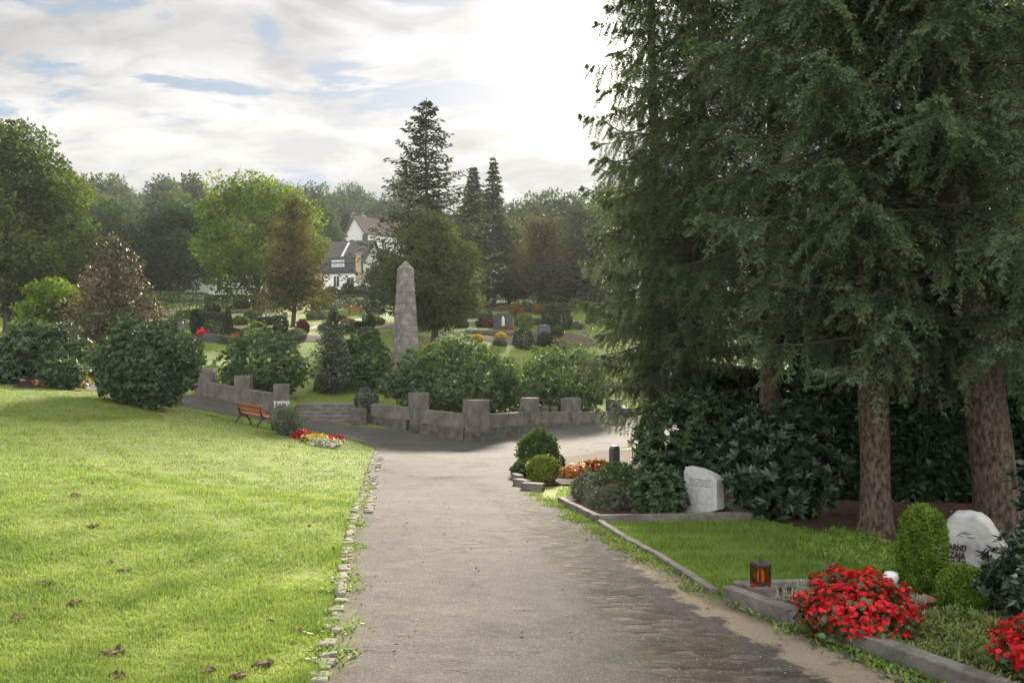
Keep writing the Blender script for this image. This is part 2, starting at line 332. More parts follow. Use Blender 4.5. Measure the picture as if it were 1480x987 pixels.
class BM:
    """collects boxes, tubes and prisms into one mesh part"""
    def __init__(s): s.b = bmesh.new()
    def box(s, c, d, rot=(0, 0, 0), bev=0.0, seg=2, taper=1.0):
        r = bmesh.ops.create_cube(s.b, size=1); vs = r['verts']
        for v in vs:
            if v.co.z > 0 and taper != 1.0: v.co.x *= taper; v.co.y *= taper
        m = Matrix.Translation(c) @ Matrix.Rotation(rot[2], 4, 'Z') @ Matrix.Rotation(rot[1], 4, 'Y') @ Matrix.Rotation(rot[0], 4, 'X') @ Matrix.Diagonal((*d, 1))
        bmesh.ops.transform(s.b, matrix=m, verts=vs)
        if bev:
            es = list({e for v in vs for e in v.link_edges})
            bmesh.ops.bevel(s.b, geom=es, offset=bev, segments=seg, affect='EDGES', profile=.6)
        return s
    def prism(s, outline, th, mat4=None, bev=0.0, seg=2):
        """outline in local x-z, extruded +-th/2 in y"""
        vs = [s.b.verts.new((x, -th/2, z)) for x, z in outline]
        f = s.b.faces.new(vs); r = bmesh.ops.extrude_face_region(s.b, geom=[f])
        nv = [g for g in r['geom'] if isinstance(g, bmesh.types.BMVert)]
        bmesh.ops.translate(s.b, verts=nv, vec=(0, th, 0))
        allv = vs+nv
        bmesh.ops.recalc_face_normals(s.b, faces=list({f for v in allv for f in v.link_faces}))
        if bev:
            es = [e for e in {e for v in allv for e in v.link_edges} if e.calc_face_angle(0) > .5]
            r2 = bmesh.ops.bevel(s.b, geom=es, offset=bev, segments=seg, affect='EDGES', profile=.6)
            allv = list({v for v in r2['verts']} | {v for v in allv if v.is_valid})
        if mat4 is not None: bmesh.ops.transform(s.b, matrix=mat4, verts=[v for v in allv if v.is_valid])
        return s
    def tube(s, pts, r, n=8, cap=True):
        pts = [Vector(p) for p in pts]; rs = r if isinstance(r, (list, tuple)) else [r]*len(pts)
        rings = []
        for i, p in enumerate(pts):
            t = (pts[min(i+1, len(pts)-1)]-pts[max(i-1, 0)]).normalized()
            a = Vector((0, 0, 1)) if abs(t.z) < .9 else Vector((1, 0, 0))
            u = t.cross(a).normalized(); w = t.cross(u)
            rings.append([s.b.verts.new(p+(u*math.cos(k*2*math.pi/n)+w*math.sin(k*2*math.pi/n))*rs[i]) for k in range(n)])
        for a, b in zip(rings, rings[1:]):
            for k in range(n): s.b.faces.new((a[k], a[(k+1) % n], b[(k+1) % n], b[k]))
        if cap: s.b.faces.new(rings[0]); s.b.faces.new(list(reversed(rings[-1])))
        return s
    def lathe(s, prof, n=24, c=(0, 0, 0)):
        rings = [[s.b.verts.new((c[0]+r*math.cos(k*2*math.pi/n), c[1]+r*math.sin(k*2*math.pi/n), c[2]+z)) for k in range(n)] for r, z in prof]
        for a, b in zip(rings, rings[1:]):
            for k in range(n): s.b.faces.new((a[k], a[(k+1) % n], b[(k+1) % n], b[k]))
        if prof[0][0] > 1e-4: s.b.faces.new(list(reversed(rings[0])))
        if prof[-1][0] > 1e-4: s.b.faces.new(rings[-1])
        return s
    def rough(s, amp, scale=6., cuts=2, seed=0):
        """subdivide and push the surface about so edges are not clean"""
        if cuts: bmesh.ops.subdivide_edges(s.b, edges=s.b.edges[:], cuts=cuts, use_grid_fill=True)
        for v in s.b.verts:
            v.co += Vector(noise.noise_vector(v.co*scale+Vector((seed*7.1, seed*3.3, 0))))*amp
        return s
    def build(s, name, mat, parent=None, smooth=False):
        bmesh.ops.remove_doubles(s.b, verts=s.b.verts[:], dist=1e-5)
        bmesh.ops.recalc_face_normals(s.b, faces=s.b.faces[:])
        me = bpy.data.meshes.new(name); s.b.to_mesh(me); s.b.free(); me.materials.append(mat)
        if smooth: me.polygons.foreach_set('use_smooth', np.ones(len(me.polygons), bool))
        o = bpy.data.objects.new(name, me); COL.objects.link(o)
        if parent: o.parent = parent
        return o

def unit(a): return a/np.maximum(np.linalg.norm(a, axis=-1, keepdims=True), 1e-9)
def rdir(n): return unit(rng.normal(size=(n, 3)))
def rot_about(v, k, ang):
    c, s = np.cos(ang)[:, None], np.sin(ang)[:, None]
    return v*c+np.cross(k, v)*s+k*(k*v).sum(-1, keepdims=True)*(1-c)
def perp(d):
    a = np.where(np.abs(d[:, 2:3]) < .9, np.array([[0, 0, 1.]]), np.array([[1., 0, 0]]))
    return unit(np.cross(d, a))

def leaves6(P, D, U, L, W, fold=.12, droop=.1):
    """oblong leaf, two quads folded at the midrib. P base, D axis, U up-ish normal"""
    n = len(P); S = unit(np.cross(D, U)); U = unit(np.cross(S, D)); L = np.broadcast_to(L, n)[:, None]; W = np.broadcast_to(W, n)[:, None]
    mid = P+D*L*.5; tip = P+D*L-U*L*droop
    a, b = P+D*L*.28, P+D*L*.68-U*L*droop*.4
    V = np.stack([P, a+S*W*.42+U*W*fold, b+S*W*.5+U*W*fold, tip, b-S*W*.5+U*W*fold, a-S*W*.42+U*W*fold], 1).reshape(-1, 3)
    i = np.arange(n)[:, None]*6
    q = np.concatenate([i+np.array([[0, 1, 2, 3]]), i+np.array([[0, 3, 4, 5]])], 1).reshape(-1, 4)
    return V, q
def leaves4(P, D, U, L, W):
    """diamond leaf card"""
    n = len(P); S = unit(np.cross(D, U)); L = np.broadcast_to(L, n)[:, None]; W = np.broadcast_to(W, n)[:, None]
    m = P+D*L*.5
    V = np.stack([P, m+S*W*.5, P+D*L, m-S*W*.5], 1).reshape(-1, 3)
    return V, (np.arange(n)[:, None]*4+np.array([[0, 1, 2, 3]]))
def leaves3(P, D, S, L, W):
    n = len(P); L = np.broadcast_to(L, n)[:, None]; W = np.broadcast_to(W, n)[:, None]
    V = np.stack([P-S*W*.5, P+S*W*.5, P+D*L], 1).reshape(-1, 3)
    return V, (np.arange(n)[:, None]*3+np.array([[0, 1, 2]]))
def fbm(P, sc, seed=0.):
    """cheap smooth noise from a few sines, -1..1"""
    q = P*sc; o = np.zeros(len(P))
    r = np.random.default_rng(int(seed*100)+5)
    for k in range(7):
        d = unit(r.normal(size=3)); f = .7+1.9*r.random(); o += np.sin((q@d)*f*2.2+r.random()*6.28)/(1+.25*k)
    return o/3.2
def dirs_around(A, n, spread):
    """n x len(A) directions around axis A, tilted by spread(0..1 from axis)"""
    A = np.repeat(A, n, 0); u = perp(A); u = rot_about(u, A, rng.random(len(A))*6.283)
    return A, u

# ------------------------------------------------------------------ plants
def shrub_surface(n, R, bump=.16, fs=2.6, seed=0., zc=.42, bottom=-.95, shell=.22, tilt=0):
    """points and outward normals on a lumpy dome of semi-axes R=(rx,ry,h): the bush stands on z=0"""
    u = rdir(int(n*1.4)); u = u[u[:, 2] > bottom][:n]
    r = 1+bump*fbm(u, fs, seed)+.5*bump*fbm(u, fs*2.7, seed+3)
    s = 1-shell*rng.random(len(u))**1.6
    hh = np.where(u[:, 2] > 0, R[2]*(1-zc), R[2]*zc)
    P = u*(r*s)[:, None]*np.stack([np.full(len(u), R[0]), np.full(len(u), R[1]), hh], 1)
    P[:, 2] += R[2]*zc
    nrm = unit(u/np.array([[R[0], R[1], R[2]*.5]])*R[0])
    return P, nrm, s
def capsule(n=4., zc=.45):
    """radius correction that turns the dome into an upright block with rounded ends"""
    def f(t):
        w = np.clip(np.where(t > zc, (t-zc)/(1-zc), (zc-t)/zc), 0, .995); return (1-w**n)**(1/n)/np.sqrt(1-w*w)
    return f
def rosette_bush(name, R, n, K, L, W, mat, parent, seed=0., fold=.12, up=.45, shell=.3, bump=.16, fs=2.6, openness=.95, bottom=-.93, zc=.42):
    """evergreen bush: n shoots, each a whorl of K oblong leaves"""
    P, N, s = shrub_surface(n, (R[0]*.9, R[1]*.9, R[2]*.95), bump, fs, seed, zc=zc, shell=shell, bottom=bottom)
    n = len(P)
    A = unit(N*(1-up)+np.array([[0, 0, up]])+rng.normal(size=(n, 3))*.25)
    keep = P[:, 2] > .03
    P, A = P[keep], A[keep]; n = len(P)
    A2, u = dirs_around(A, K, 0)
    ang = np.tile(np.arange(K)*2.4, n)+np.repeat(rng.random(n)*6.28, K)
    u = rot_about(np.repeat(perp(A), K, 0), A2, ang)
    tilt = (.55+.75*rng.random(n*K))*openness
    D = unit(A2*np.cos(tilt)[:, None]+u*np.sin(tilt)[:, None]); U = unit(A2*np.sin(tilt)[:, None]-u*np.cos(tilt)[:, None])
    PP = np.repeat(P, K, 0)-A2*(rng.random(n*K)*L*.35)[:, None]
    LL = L*(.65+.55*rng.random(n*K)); V, q = leaves6(PP, D, U, LL, W*(.8+.4*rng.random(n*K))*LL/L, fold, .12)
    lobe = .5+.35*fbm(P, 1.6/R[0]*1.5, seed+9)
    var = np.clip(np.repeat(lobe, K)*.6+.32*rng.random(n*K)+.02, 0, 1)
    return mk(name, V, q, mat, parent, np.repeat(var, 2))
def card_bush(name, R, n, L, W, mat, parent, seed=0., bump=.12, fs=3., shell=.25, zc=.42, up=.3, bottom=-.95, jit=.7, profile=None):
    """small-leaved bush, clipped or loose, of n leaf cards"""
    P, N, s = shrub_surface(n, R, bump, fs, seed, zc=zc, shell=shell, bottom=bottom)
    if profile is not None:
        t = np.clip(P[:, 2]/R[2], 0, 1); P[:, :2] *= profile(t)[:, None]
    n = len(P); D = unit(N*(1-up)+np.array([[0, 0, up]])+rng.normal(size=(n, 3))*jit)
    U = unit(N+rng.normal(size=(n, 3))*.6)
    LL = L*(.6+.7*rng.random(n)); V, q = leaves4(P, D, U, LL, W*LL/L)
    var = np.clip(.45+.3*fbm(P, 2.2/R[0], seed+2)+.45*(rng.random(n)-.5)+.1*(s-.9), 0, 1)
    return mk(name, V, q, mat, parent, var)
def box_hedge(name, D3, n, L, W, mat, parent, seed=0., rnd=.12):
    """clipped hedge block D3=(lx,ly,h) with rounded, slightly wavy faces"""
    lx, ly, h = D3; ar = np.array([lx*ly, lx*h, lx*h, ly*h, ly*h]); f = rng.choice(5, n, p=ar/ar.sum())
    u = rng.random(n)-.5; v = rng.random(n)-.5; P = np.zeros((n, 3)); N = np.zeros((n, 3))
    for k, (ax, sg) in enumerate(((2, 1), (1, 1), (1, -1), (0, 1), (0, -1))):
        m = f == k; N[m, ax] = sg
        if ax == 2: P[m] = np.stack([u[m]*lx, v[m]*ly, np.full(m.sum(), h)], 1)
        elif ax == 1: P[m] = np.stack([u[m]*lx, np.full(m.sum(), sg*ly/2), (v[m]+.5)*h], 1)
        else: P[m] = np.stack([np.full(m.sum(), sg*lx/2), u[m]*ly, (v[m]+.5)*h], 1)
    c = np.array([0, 0, h*.5]); e = np.array([lx, ly, h])/2; q = np.abs((P-c)/e)
    P = c+(P-c)*(1-rnd*np.clip(np.sort(q, 1)[:, 1:2]-.6, 0, 1)**1.5)
    P += N*(fbm(P, 1.3, seed)*.05+(rng.random(n)-.8)*.09)[:, None]
    D = unit(N*.5+np.array([[0, 0, .35]])+rng.normal(size=(n, 3))*.6); U = unit(N+rng.normal(size=(n, 3))*.5)
    LL = L*(.6+.7*rng.random(n)); V, qd = leaves4(P, D, U, LL, W*LL/L)
    var = np.clip(.45+.22*fbm(P, 1.2, seed+1)+.5*(rng.random(n)-.5), 0, 1)
    return mk(name, V, qd, mat, parent, var)
def stems(name, R, n, mat, parent, r=.02, seed=0):
    b = BM(); rr = random.Random(seed)
    for i in range(n):
        a = rr.random()*6.28; k = .35+.5*rr.random(); x, y = R[0]*k*math.cos(a), R[1]*k*math.sin(a)
        b.tube([(x*.08, y*.08, -.03), (x*.25, y*.25, R[2]*.22), (x*.6, y*.6, R[2]*.48), (x, y, R[2]*.75)], [r, r*.8, r*.6, r*.3], 6)
    return b.build(name, mat, parent, True)

def trunk_obj(name, Hh, r0, r1, mat, parent, lean=(0, 0), n=14, wob=.04, flare=1.35, seed=1, base=-.25):
    zs = np.concatenate([[base, 0, .12, .3, .6], np.linspace(1.0, Hh, max(5, int(Hh/.55)))]); V = []
    for z in zs:
        t = max(0, z/Hh); r = r0+(r1-r0)*t
        if z < .6: r *= 1+(flare-1)*(1-max(z, 0)/.6)**2
        cx = lean[0]*t+wob*math.sin(z*.9+seed); cy = lean[1]*t+wob*math.cos(z*.7+seed*2)
        for k in range(n):
            a = k*2*math.pi/n
            rr = r*(1+.06*noise.noise((math.cos(a)*1.5+seed*5, math.sin(a)*1.5, z*.8))+.05*noise.noise((math.cos(a)*4+seed, math.sin(a)*4, z*2.5)))
            V.append((cx+rr*math.cos(a), cy+rr*math.sin(a), z))
    m = len(zs); i = np.arange(m-1)[:, None]*n; k = np.arange(n)[None]
    q = np.stack([i+k, i+(k+1) % n, i+n+(k+1) % n, i+n+k], -1).reshape(-1, 4)
    return mk(name, V, q, mat, parent, smooth=True)

def spruce(name, label, Hh, Rb, zmin, zdet, seed, loc, rz=0., r0=.19, lean=(0, 0), group=None, dens=1.0, low=(0.75, 1.0)):
    """a big old spruce seen from close by: trunk, drooping boughs hung with needle shoots, bare dead twigs inside"""
    global rng
    rng = np.random.default_rng(seed); root = thing(name, label, 'tree', loc, rz, group)
    trunk_obj('trunk', Hh, r0, .03, M['bark'], root, lean, seed=seed)
    bP, bD, bS, bL, bW, bV = [], [], [], [], [], []; wood = BM(); dead = BM()
    z = zmin; r = random.Random(seed); az = r.random()*6
    while z < Hh-.3:
        fine = z < zdet; t = z/Hh
        nb = 6 if fine else 5
        for k in range(nb):
            az += 6.283/nb+r.uniform(-.3, .3); zb = z+r.uniform(-.22, .22)
            L = Rb*(1-t)**.5*r.uniform(.72, 1.08)
            if z < zmin+1.2: L *= r.uniform(*low); 
            d = np.array([math.cos(az), math.sin(az), 0]); side = np.array([-math.sin(az), math.cos(az), 0])
            droop = r.uniform(.34, .70)*(1-.45*t)*(.75 if z < zmin+1.0 else 1); up = r.uniform(.15, .3)
            def axis(s): return np.array([lean[0]*t, lean[1]*t, zb])+np.outer(s*L, d)+np.outer(L*(.10*s-droop*s**1.5+up*s**4), [0, 0, 1.])
            if fine:
                wood.tube(axis(np.linspace(0, 1, 6)), [.028, .022, .017, .012, .008, .004], 5, False)
                if r.random() < .8:
                    for _ in range(3):
                        s0 = r.uniform(.15, .55); p = axis(np.array([s0]))[0]; e = p+side*r.uniform(-.5, .5)+d*r.uniform(-.1, .35)+np.array([0, 0, -r.uniform(.25, .8)])
                        mdl = (p+e)/2+np.array([r.uniform(-.1, .1), r.uniform(-.1, .1), r.uniform(0, .12)])
                        dead.tube([p, mdl, e], [.006, .005, .003], 4, False)
            tone = r.gauss(0, .10); step = (.135 if fine else .13)/dens
            ns = max(6, int(L*.9/step)); s = np.linspace(.10 if fine else .15, 1, ns)
            A = axis(s)
            for sg in (-1, 1):
                l2 = (.20+.50*math.sqrt(L/2.6)*np.sin(np.clip(s*1.05, 0, 1)*math.pi)**.6)*rng.uniform(.6, 1.25, ns)*np.where(s > .93, .5, 1)
                if z < zmin+1.0: l2 *= .72
                hang = rng.uniform(.5, 2.0, ns)*(1.35-s)
                D2 = unit(np.outer(np.full(ns, .55), d)+np.outer(np.full(ns, sg*.8), side)+np.outer(-hang, [0, 0, 1])+rng.normal(size=(ns, 3))*.16)
                nn = 11 if fine else 13
                tt = np.linspace(.08, 1, nn); sag = -.35*hang
                Q = A[:, None]+D2[:, None]*(l2[:, None]*tt)[..., None]
                Q[..., 2] += (sag*l2)[:, None]*tt**2
                T = unit(D2[:, None]+np.stack([0*tt[None]*l2[:, None], 0*tt[None]*l2[:, None], 2*sag[:, None]*tt], -1))
                Q = Q.reshape(-1, 3); T = T.reshape(-1, 3)
                tv = np.tile(tt, ns); sv = np.repeat(s, nn); bv = np.repeat(rng.normal(size=ns)*.10, nn)+tone
                if fine:                                   # side fingers, each a stout little bottle-brush
                    m = len(Q); Q2 = np.concatenate([Q, Q, Q]); T2 = np.concatenate([T, T, T]); lat = unit(np.cross(T, rdir(m)*.4+np.array([[0, 0, 1.]])))
                    lat = np.concatenate([lat, -lat, lat*.0]); fl = rng.uniform(.05, .125, 3*m)*(1.1-.45*np.tile(tv, 3)); fl[2*m:] = .075
                    FD = unit(T2*.75+lat*.75+rng.normal(size=(3*m, 3))*.2); fl[2*m:] *= rng.uniform(.8, 1.2, m)
                    kk = 7; f = np.linspace(.1, 1, kk); X = (Q2[:, None]+FD[:, None]*(fl[:, None]*f)[..., None]).reshape(-1, 3); FX = np.repeat(FD, kk, 0)
                    per = 3; X = np.repeat(X, per, 0); FX = np.repeat(FX, per, 0); n_ = len(X)
                    u = rot_about(perp(FX), FX, rng.random(n_)*6.283); DD = unit(FX*.7+u*.8)
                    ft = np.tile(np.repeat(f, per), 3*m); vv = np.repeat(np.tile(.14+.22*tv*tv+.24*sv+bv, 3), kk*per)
                    bP.append(X); bD.append(DD); bS.append(unit(np.cross(DD, rdir(n_)))); bL.append(.027*rng.uniform(.75, 1.25, n_)); bW.append(np.full(n_, .0085))
                    bV.append(np.clip(vv+.22*ft**2+.22*rng.random(n_), 0, 1))  # paler toward the tips: new growth, plus highlights put into the needle colour
                else:
                    per = 5; QQ, TT = np.repeat(Q, per, 0), np.repeat(T, per, 0); m = len(QQ)
                    u = rot_about(perp(TT), TT, rng.random(m)*6.283); DD = unit(TT*.75+u*.75+np.array([[0, 0, .10]]))
                    bP.append(QQ); bD.append(DD); bS.append(unit(np.cross(DD, rdir(m)))); bL.append(.085*rng.uniform(.7, 1.25, m)); bW.append(np.full(m, .026))
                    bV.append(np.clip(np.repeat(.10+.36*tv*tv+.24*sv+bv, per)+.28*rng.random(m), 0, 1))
            # terminal shoot of the bough itself
            st = np.repeat(np.linspace(.3, 1.02, 40 if fine else 12), 7); Q = axis(st); T = unit(np.gradient(axis(np.linspace(.3, 1.02, 40 if fine else 12)), axis=0)); T = np.repeat(T, 7, 0); m = len(Q)
            u = rot_about(perp(T), T, rng.random(m)*6.283); DD = unit(T*.8+u*.7)
            bP.append(Q); bD.append(DD); bS.append(unit(np.cross(DD, rdir(m)))); bL.append((.055 if fine else .10)*rng.uniform(.7, 1.2, m)); bW.append(np.full(m, .016 if fine else .036))
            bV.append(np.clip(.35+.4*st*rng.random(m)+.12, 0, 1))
        z += (.50 if fine else .55)/dens**.5
    V, f = leaves3(np.concatenate(bP), np.concatenate(bD), np.concatenate(bS), np.concatenate(bL), np.concatenate(bW))
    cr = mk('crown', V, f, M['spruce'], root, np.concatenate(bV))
    wood.build('boughs', M['bark_grey'], root); dead.build('dead_twigs', M['spruce_dead'], root)
    return root

def decid(name, label, loc, Hh, W, th, nl, leaf, nleaf, mat, seed, group=None, shape='round', r0=None, lobe_r=.27, cat='tree', depth=None, elong=.8, bark=None, dense=1.0, limbs=True):
    """broadleaf (or bushy conifer) tree: tapered trunk, limbs to every leaf mass, leaf cards spread through the masses"""
    global rng
    rng = np.random.default_rng(seed); root = thing(name, label, cat, loc, 0, group); r = random.Random(seed)
    r0 = r0 or Hh*.018; depth = depth or W; bk = bark or M['bark_grey']
    trunk_obj('trunk', Hh*.82, r0, r0*.12, bk, root, seed=seed % 17, n=8, wob=Hh*.006)
    cz_ = (th+Hh)/2; hz = (Hh-th)/2; cs = []
    k = 0
    while len(cs) < nl and k < 4000:
        k += 1; z = r.uniform(-1, 1)
        if shape == 'round': w = math.sqrt(max(0, 1-abs(z)**2.4))
        elif shape == 'cone': w = (1-(z+1)/2)**.8*.95+.05 if z > -.8 else .8
        elif shape == 'egg': w = math.sqrt(max(0, 1-z*z))*(1-.28*z)
        elif shape == 'fan': w = .35+.65*(z+1)/2
        else: w = 1
        a = r.random()*6.28; q = math.sqrt(r.uniform(.12, 1))*w
        c = (q*math.cos(a)*W/2*.80, q*math.sin(a)*depth/2*.80, cz_+z*hz*.86)
        if all((c[0]-e[0])**2+(c[1]-e[1])**2+((c[2]-e[2])/elong)**2 > (lobe_r*W*.42)**2 for e in cs): cs.append(c)
    per = int(nleaf/max(1, len(cs))*dense); Vs, Ps = [], []; P, D, U, VV = [], [], [], []
    wood = BM()
    for c in cs:
        sc = r.uniform(.65, 1.15); lr = lobe_r*W*.5*sc; rad = np.array([lr, lr, lr*elong])
        if shape == 'cone': rad = rad*(1.15-.5*(c[2]-th)/(Hh-th))
        m = int(per*sc**2); u = rdir(m); rr = (.45+.55*rng.random(m)**.5)*(1+.30*fbm(u, 2.3, r.random()*50)+.18*fbm(u, 5., r.random()*50))
        p = np.array(c)+u*rr[:, None]*rad; P.append(p)
        D.append(unit(u*.6+rng.normal(size=(m, 3))*.8+np.array([[0, 0, -.15]]))); U.append(unit(u*.5+np.array([[0, 0, .7]])+rng.normal(size=(m, 3))*.5))
        VV.append(np.clip(.42+r.uniform(-.28, .28)+.5*(rng.random(m)-.5)+.1*u[:, 2], 0, 1))
        zt = max(th*.55, min(c[2]-.28*math.hypot(c[0], c[1])-.05*Hh, Hh*.75)); mid = (c[0]*.5, c[1]*.5, (zt+c[2])/2+.02*Hh)
        if limbs: wood.tube([(0, 0, zt), mid, c], [r0*.38*(1-.6*zt/Hh), r0*.24, r0*.07], 5, False)
    P, D, U = map(np.concatenate, (P, D, U)); m = len(P); LL = leaf*(.6+.8*rng.random(m))
    V, q = leaves4(P, D, U, LL, LL*.62)
    mk('crown', V, q, mat, root, np.concatenate(VV))
    if limbs: wood.build('limbs', bk, root)
    return root

def conifer(name, label, loc, Hh, Rb, z0, mat, seed, tiers=26, nb=7, card=.35, droop=.25, up=.1, pw=.9, gap=0., cat='tree', group=None, per=26, flat=.25, rag=.35):
    """distant conifer: whorls of boughs, each a flat hanging spray of cards"""
    global rng
    rng = np.random.default_rng(seed); root = thing(name, label, cat, loc, 0, group); r = random.Random(seed)
    trunk_obj('trunk', Hh, Hh*.014+.04, .02, M['bark_grey'], root, n=7, seed=seed % 13, wob=.03)
    P, D, U, VV = [], [], [], []; wood = BM()
    for i in range(tiers):
        t = (i+.2)/tiers; z = z0+(Hh-z0)*t; az = r.random()*6
        for k in range(nb):
            az += 6.283/nb+r.uniform(-.35, .35); L = max(.15, Rb*(1-t)**pw*r.uniform(1-rag, 1+rag*.5))
            if r.random() < gap: continue
            d = np.array([math.cos(az), math.sin(az), 0]); s_ = np.array([-d[1], d[0], 0]); m = max(8, int(per*(L/Rb)**.6))
            s = rng.random(m)**.7; w = (rng.random(m)-.5)*L*.55*(1-.7*s)
            zz = z+r.uniform(-.15, .15)*(Hh-z0)/tiers
            p = np.outer(s*L, d)+np.outer(w, s_); p[:, 2] = zz+L*(up*s*1.5-droop*s**1.4+up*s**4)-np.abs(w)*.35-rng.random(m)*flat*card
            P.append(p); D.append(unit(np.outer(np.full(m, .8), d)+np.outer(np.sign(w)*.7, s_)+rng.normal(size=(m, 3))*.3+np.array([[0, 0, -.25]])))
            U.append(unit(np.array([[0, 0, 1.]])+rng.normal(size=(m, 3))*.5)); VV.append(np.clip(.2+.35*s+.4*rng.random(m), 0, 1))
            if L > .6: wood.tube([(0, 0, zz), tuple(d*L*.5+np.array([0, 0, zz+L*(up*.8-droop*.38)])), tuple(d*L*.9+np.array([0, 0, zz+L*(up*2-droop*.86)]))], [.02+L*.012, .012+L*.007, .006], 4, False)
    P, D, U = map(np.concatenate, (P, D, U)); m = len(P); LL = card*(.6+.8*rng.random(m))
    V, q = leaves4(P, D, U, LL, LL*.42); mk('crown', V, q, mat, root, np.concatenate(VV))
    wood.build('boughs', M['bark_grey'], root)
    return root

# ------------------------------------------------------------------ ground, paths
def spaced(lo, hi, c, step0, grow):
    a = [c]; st = step0
    while a[-1] < hi: a.append(a[-1]+st); st *= grow
    b = [c]; st = step0
    while b[-1] > lo: b.append(b[-1]-st); st *= grow
    return np.array(sorted(set(b+a)))
gx = spaced(-330, 330, 0, .22, 1.035); gy = spaced(-60, 520, 14, .22, 1.022)
GX, GY = np.meshgrid(gx, gy); GZ = H(GX, GY)
nx, ny = len(gx), len(gy)
i = (np.arange(ny-1)[:, None]*nx+np.arange(nx-1)[None]).ravel()
ground = mk('ground', np.stack([GX, GY, GZ], -1).reshape(-1, 3), np.stack([i, i+1, i+nx+1, i+nx], 1), M['ground'], smooth=True)
tag(ground, kind='structure')

def pip(x, y, poly):
    c = np.zeros(np.shape(x), bool); n = len(poly)
    for a in range(n):
        x0, y0 = poly[a]; x1, y1 = poly[(a+1) % n]
        if y0 == y1: continue
        m = ((y0 > y) != (y1 > y)) & (x < (x1-x0)*(y-y0)/(y1-y0)+x0); c ^= m
    return c
def seg_dist(x, y, line):
    d = np.full(np.shape(x), 1e9)
    for (x0, y0), (x1, y1) in zip(line, line[1:]):
        L2 = (x1-x0)**2+(y1-y0)**2; t = np.clip(((x-x0)*(x1-x0)+(y-y0)*(y1-y0))/max(L2, 1e-9), 0, 1)
        d = np.minimum(d, np.hypot(x-x0-t*(x1-x0), y-y0-t*(y1-y0)))
    return d
def dense_line(line, step):
    o = []
    for (x0, y0), (x1, y1) in zip(line, line[1:]):
        n = max(1, int(math.hypot(x1-x0, y1-y0)/step))
        o += [(x0+(x1-x0)*k/n, y0+(y1-y0)*k/n) for k in range(n)]
    return o+[line[-1]]
def smooth_line(line, it=2):
    for _ in range(it):
        o = [line[0]]
        for a, b in zip(line, line[1:]): o += [(a[0]*.75+b[0]*.25, a[1]*.75+b[1]*.25), (a[0]*.25+b[0]*.75, a[1]*.25+b[1]*.75)]
        line = o+[line[-1]]
    return line
def sheet(name, poly, off, mat, step, label=None, cat=None, kind='structure', attrs=None, zadd=None, group=None):
    """a ground-following sheet a little above the terrain"""
    b = dense_line(poly+[poly[0]], step)[:-1]; P = np.array(poly); lo, hi = P.min(0), P.max(0)
    X, Y = np.meshgrid(np.arange(lo[0], hi[0], step), np.arange(lo[1], hi[1], step)); X = X.ravel(); Y = Y.ravel()
    k = pip(X, Y, poly) & (seg_dist(X, Y, poly+[poly[0]]) > step*.45)
    pts = [Vector(p) for p in b]+[Vector(p) for p in zip(X[k], Y[k])]; nb = len(b)
    v, _, f, *_r = geometry.delaunay_2d_cdt(pts, [(j, (j+1) % nb) for j in range(nb)], [], 1, 1e-5)
    v = np.array([(p.x, p.y) for p in v]); f = np.array([t for t in f if len(t) == 3])
    z = H(v[:, 0], v[:, 1])+off
    if zadd is not None: z = z+zadd(v[:, 0], v[:, 1])
    at_ = {k_: fn(v[:, 0], v[:, 1]) for k_, fn in attrs.items()} if attrs else None
    o = mk(name, np.column_stack([v, z]), f, mat, smooth=True, attrs=at_)
    return tag(o, label, cat, group, kind)
def xy(px, py): p = gp(px, py); return (p.x, p.y)

left_edge = [(-.80, -8), (-.86, 2), xy(474, 980), xy(490, 905), xy(500, 840), xy(509, 780), xy(521, 728), xy(533, 688), xy(542, 662)]
corner = smooth_line([xy(542, 662), xy(546, 650), xy(530, 642), xy(487, 631), xy(433, 618), xy(380, 607), xy(320, 598), xy(290, 592), xy(250, 584), xy(200, 577), (-24, 32)], 1)
wall_line = [(-24, 36), xy(240, 568), xy(297, 573), xy(350, 586), xy(407, 597), xy(515, 617), xy(603, 624), xy(688, 638), xy(766, 622), xy(825, 615), xy(887, 608.5)]
right_far = [xy(925, 606), (12, 43), (17, 44)]
back_of_plots = [(17, 35), (9.5, 31.5), xy(935, 642), xy(880, 651), xy(790, 664), xy(752, 684)]
right_edge = [xy(744, 692), xy(745, 702), xy(770, 712), xy(815, 738), xy(872, 775), xy(935, 812), xy(1034, 862), (1.62, 6.0), (2.06, 4.85), (2.62, 3.4), (3.0, 2.4), (3.2, -8)]
path_poly = left_edge[:-1]+corner+wall_line+right_far+back_of_plots+right_edge
plen = left_edge
sand_line = [xy(935, 812), xy(1040, 880), xy(1130, 925), xy(1240, 985), (2.4, 2.6)]
def f_sand(x, y): return np.clip(1-seg_dist(x, y, sand_line)/.42, 0, 1)*.85+.10
edge_line = left_edge+corner
def f_edge(x, y): return np.maximum(np.clip(1-seg_dist(x, y, edge_line)/.30, 0, 1), np.clip(1-seg_dist(x, y, right_edge)/.32, 0, 1)*.95)
cobble_lines = [([xy(640, 690), xy(700, 706), xy(760, 752), xy(800, 790)], .5), ([xy(800, 785), xy(845, 825), xy(900, 880), xy(960, 930), xy(1010, 985), (1.15, 3.4)], .62), ([xy(880, 850), xy(960, 900), xy(1050, 955), (1.6, 3.6)], .55),
    ([xy(545, 676), xy(600, 690), xy(640, 692)], .45), ([xy(440, 626), xy(470, 632), xy(510, 640), xy(548, 652)], .8), ([xy(532, 690), xy(520, 730), xy(508, 790)], .22), ([xy(740, 715), xy(800, 760), xy(860, 810)], .4), ([xy(1080, 960), (1.9, 3.8)], .4)]
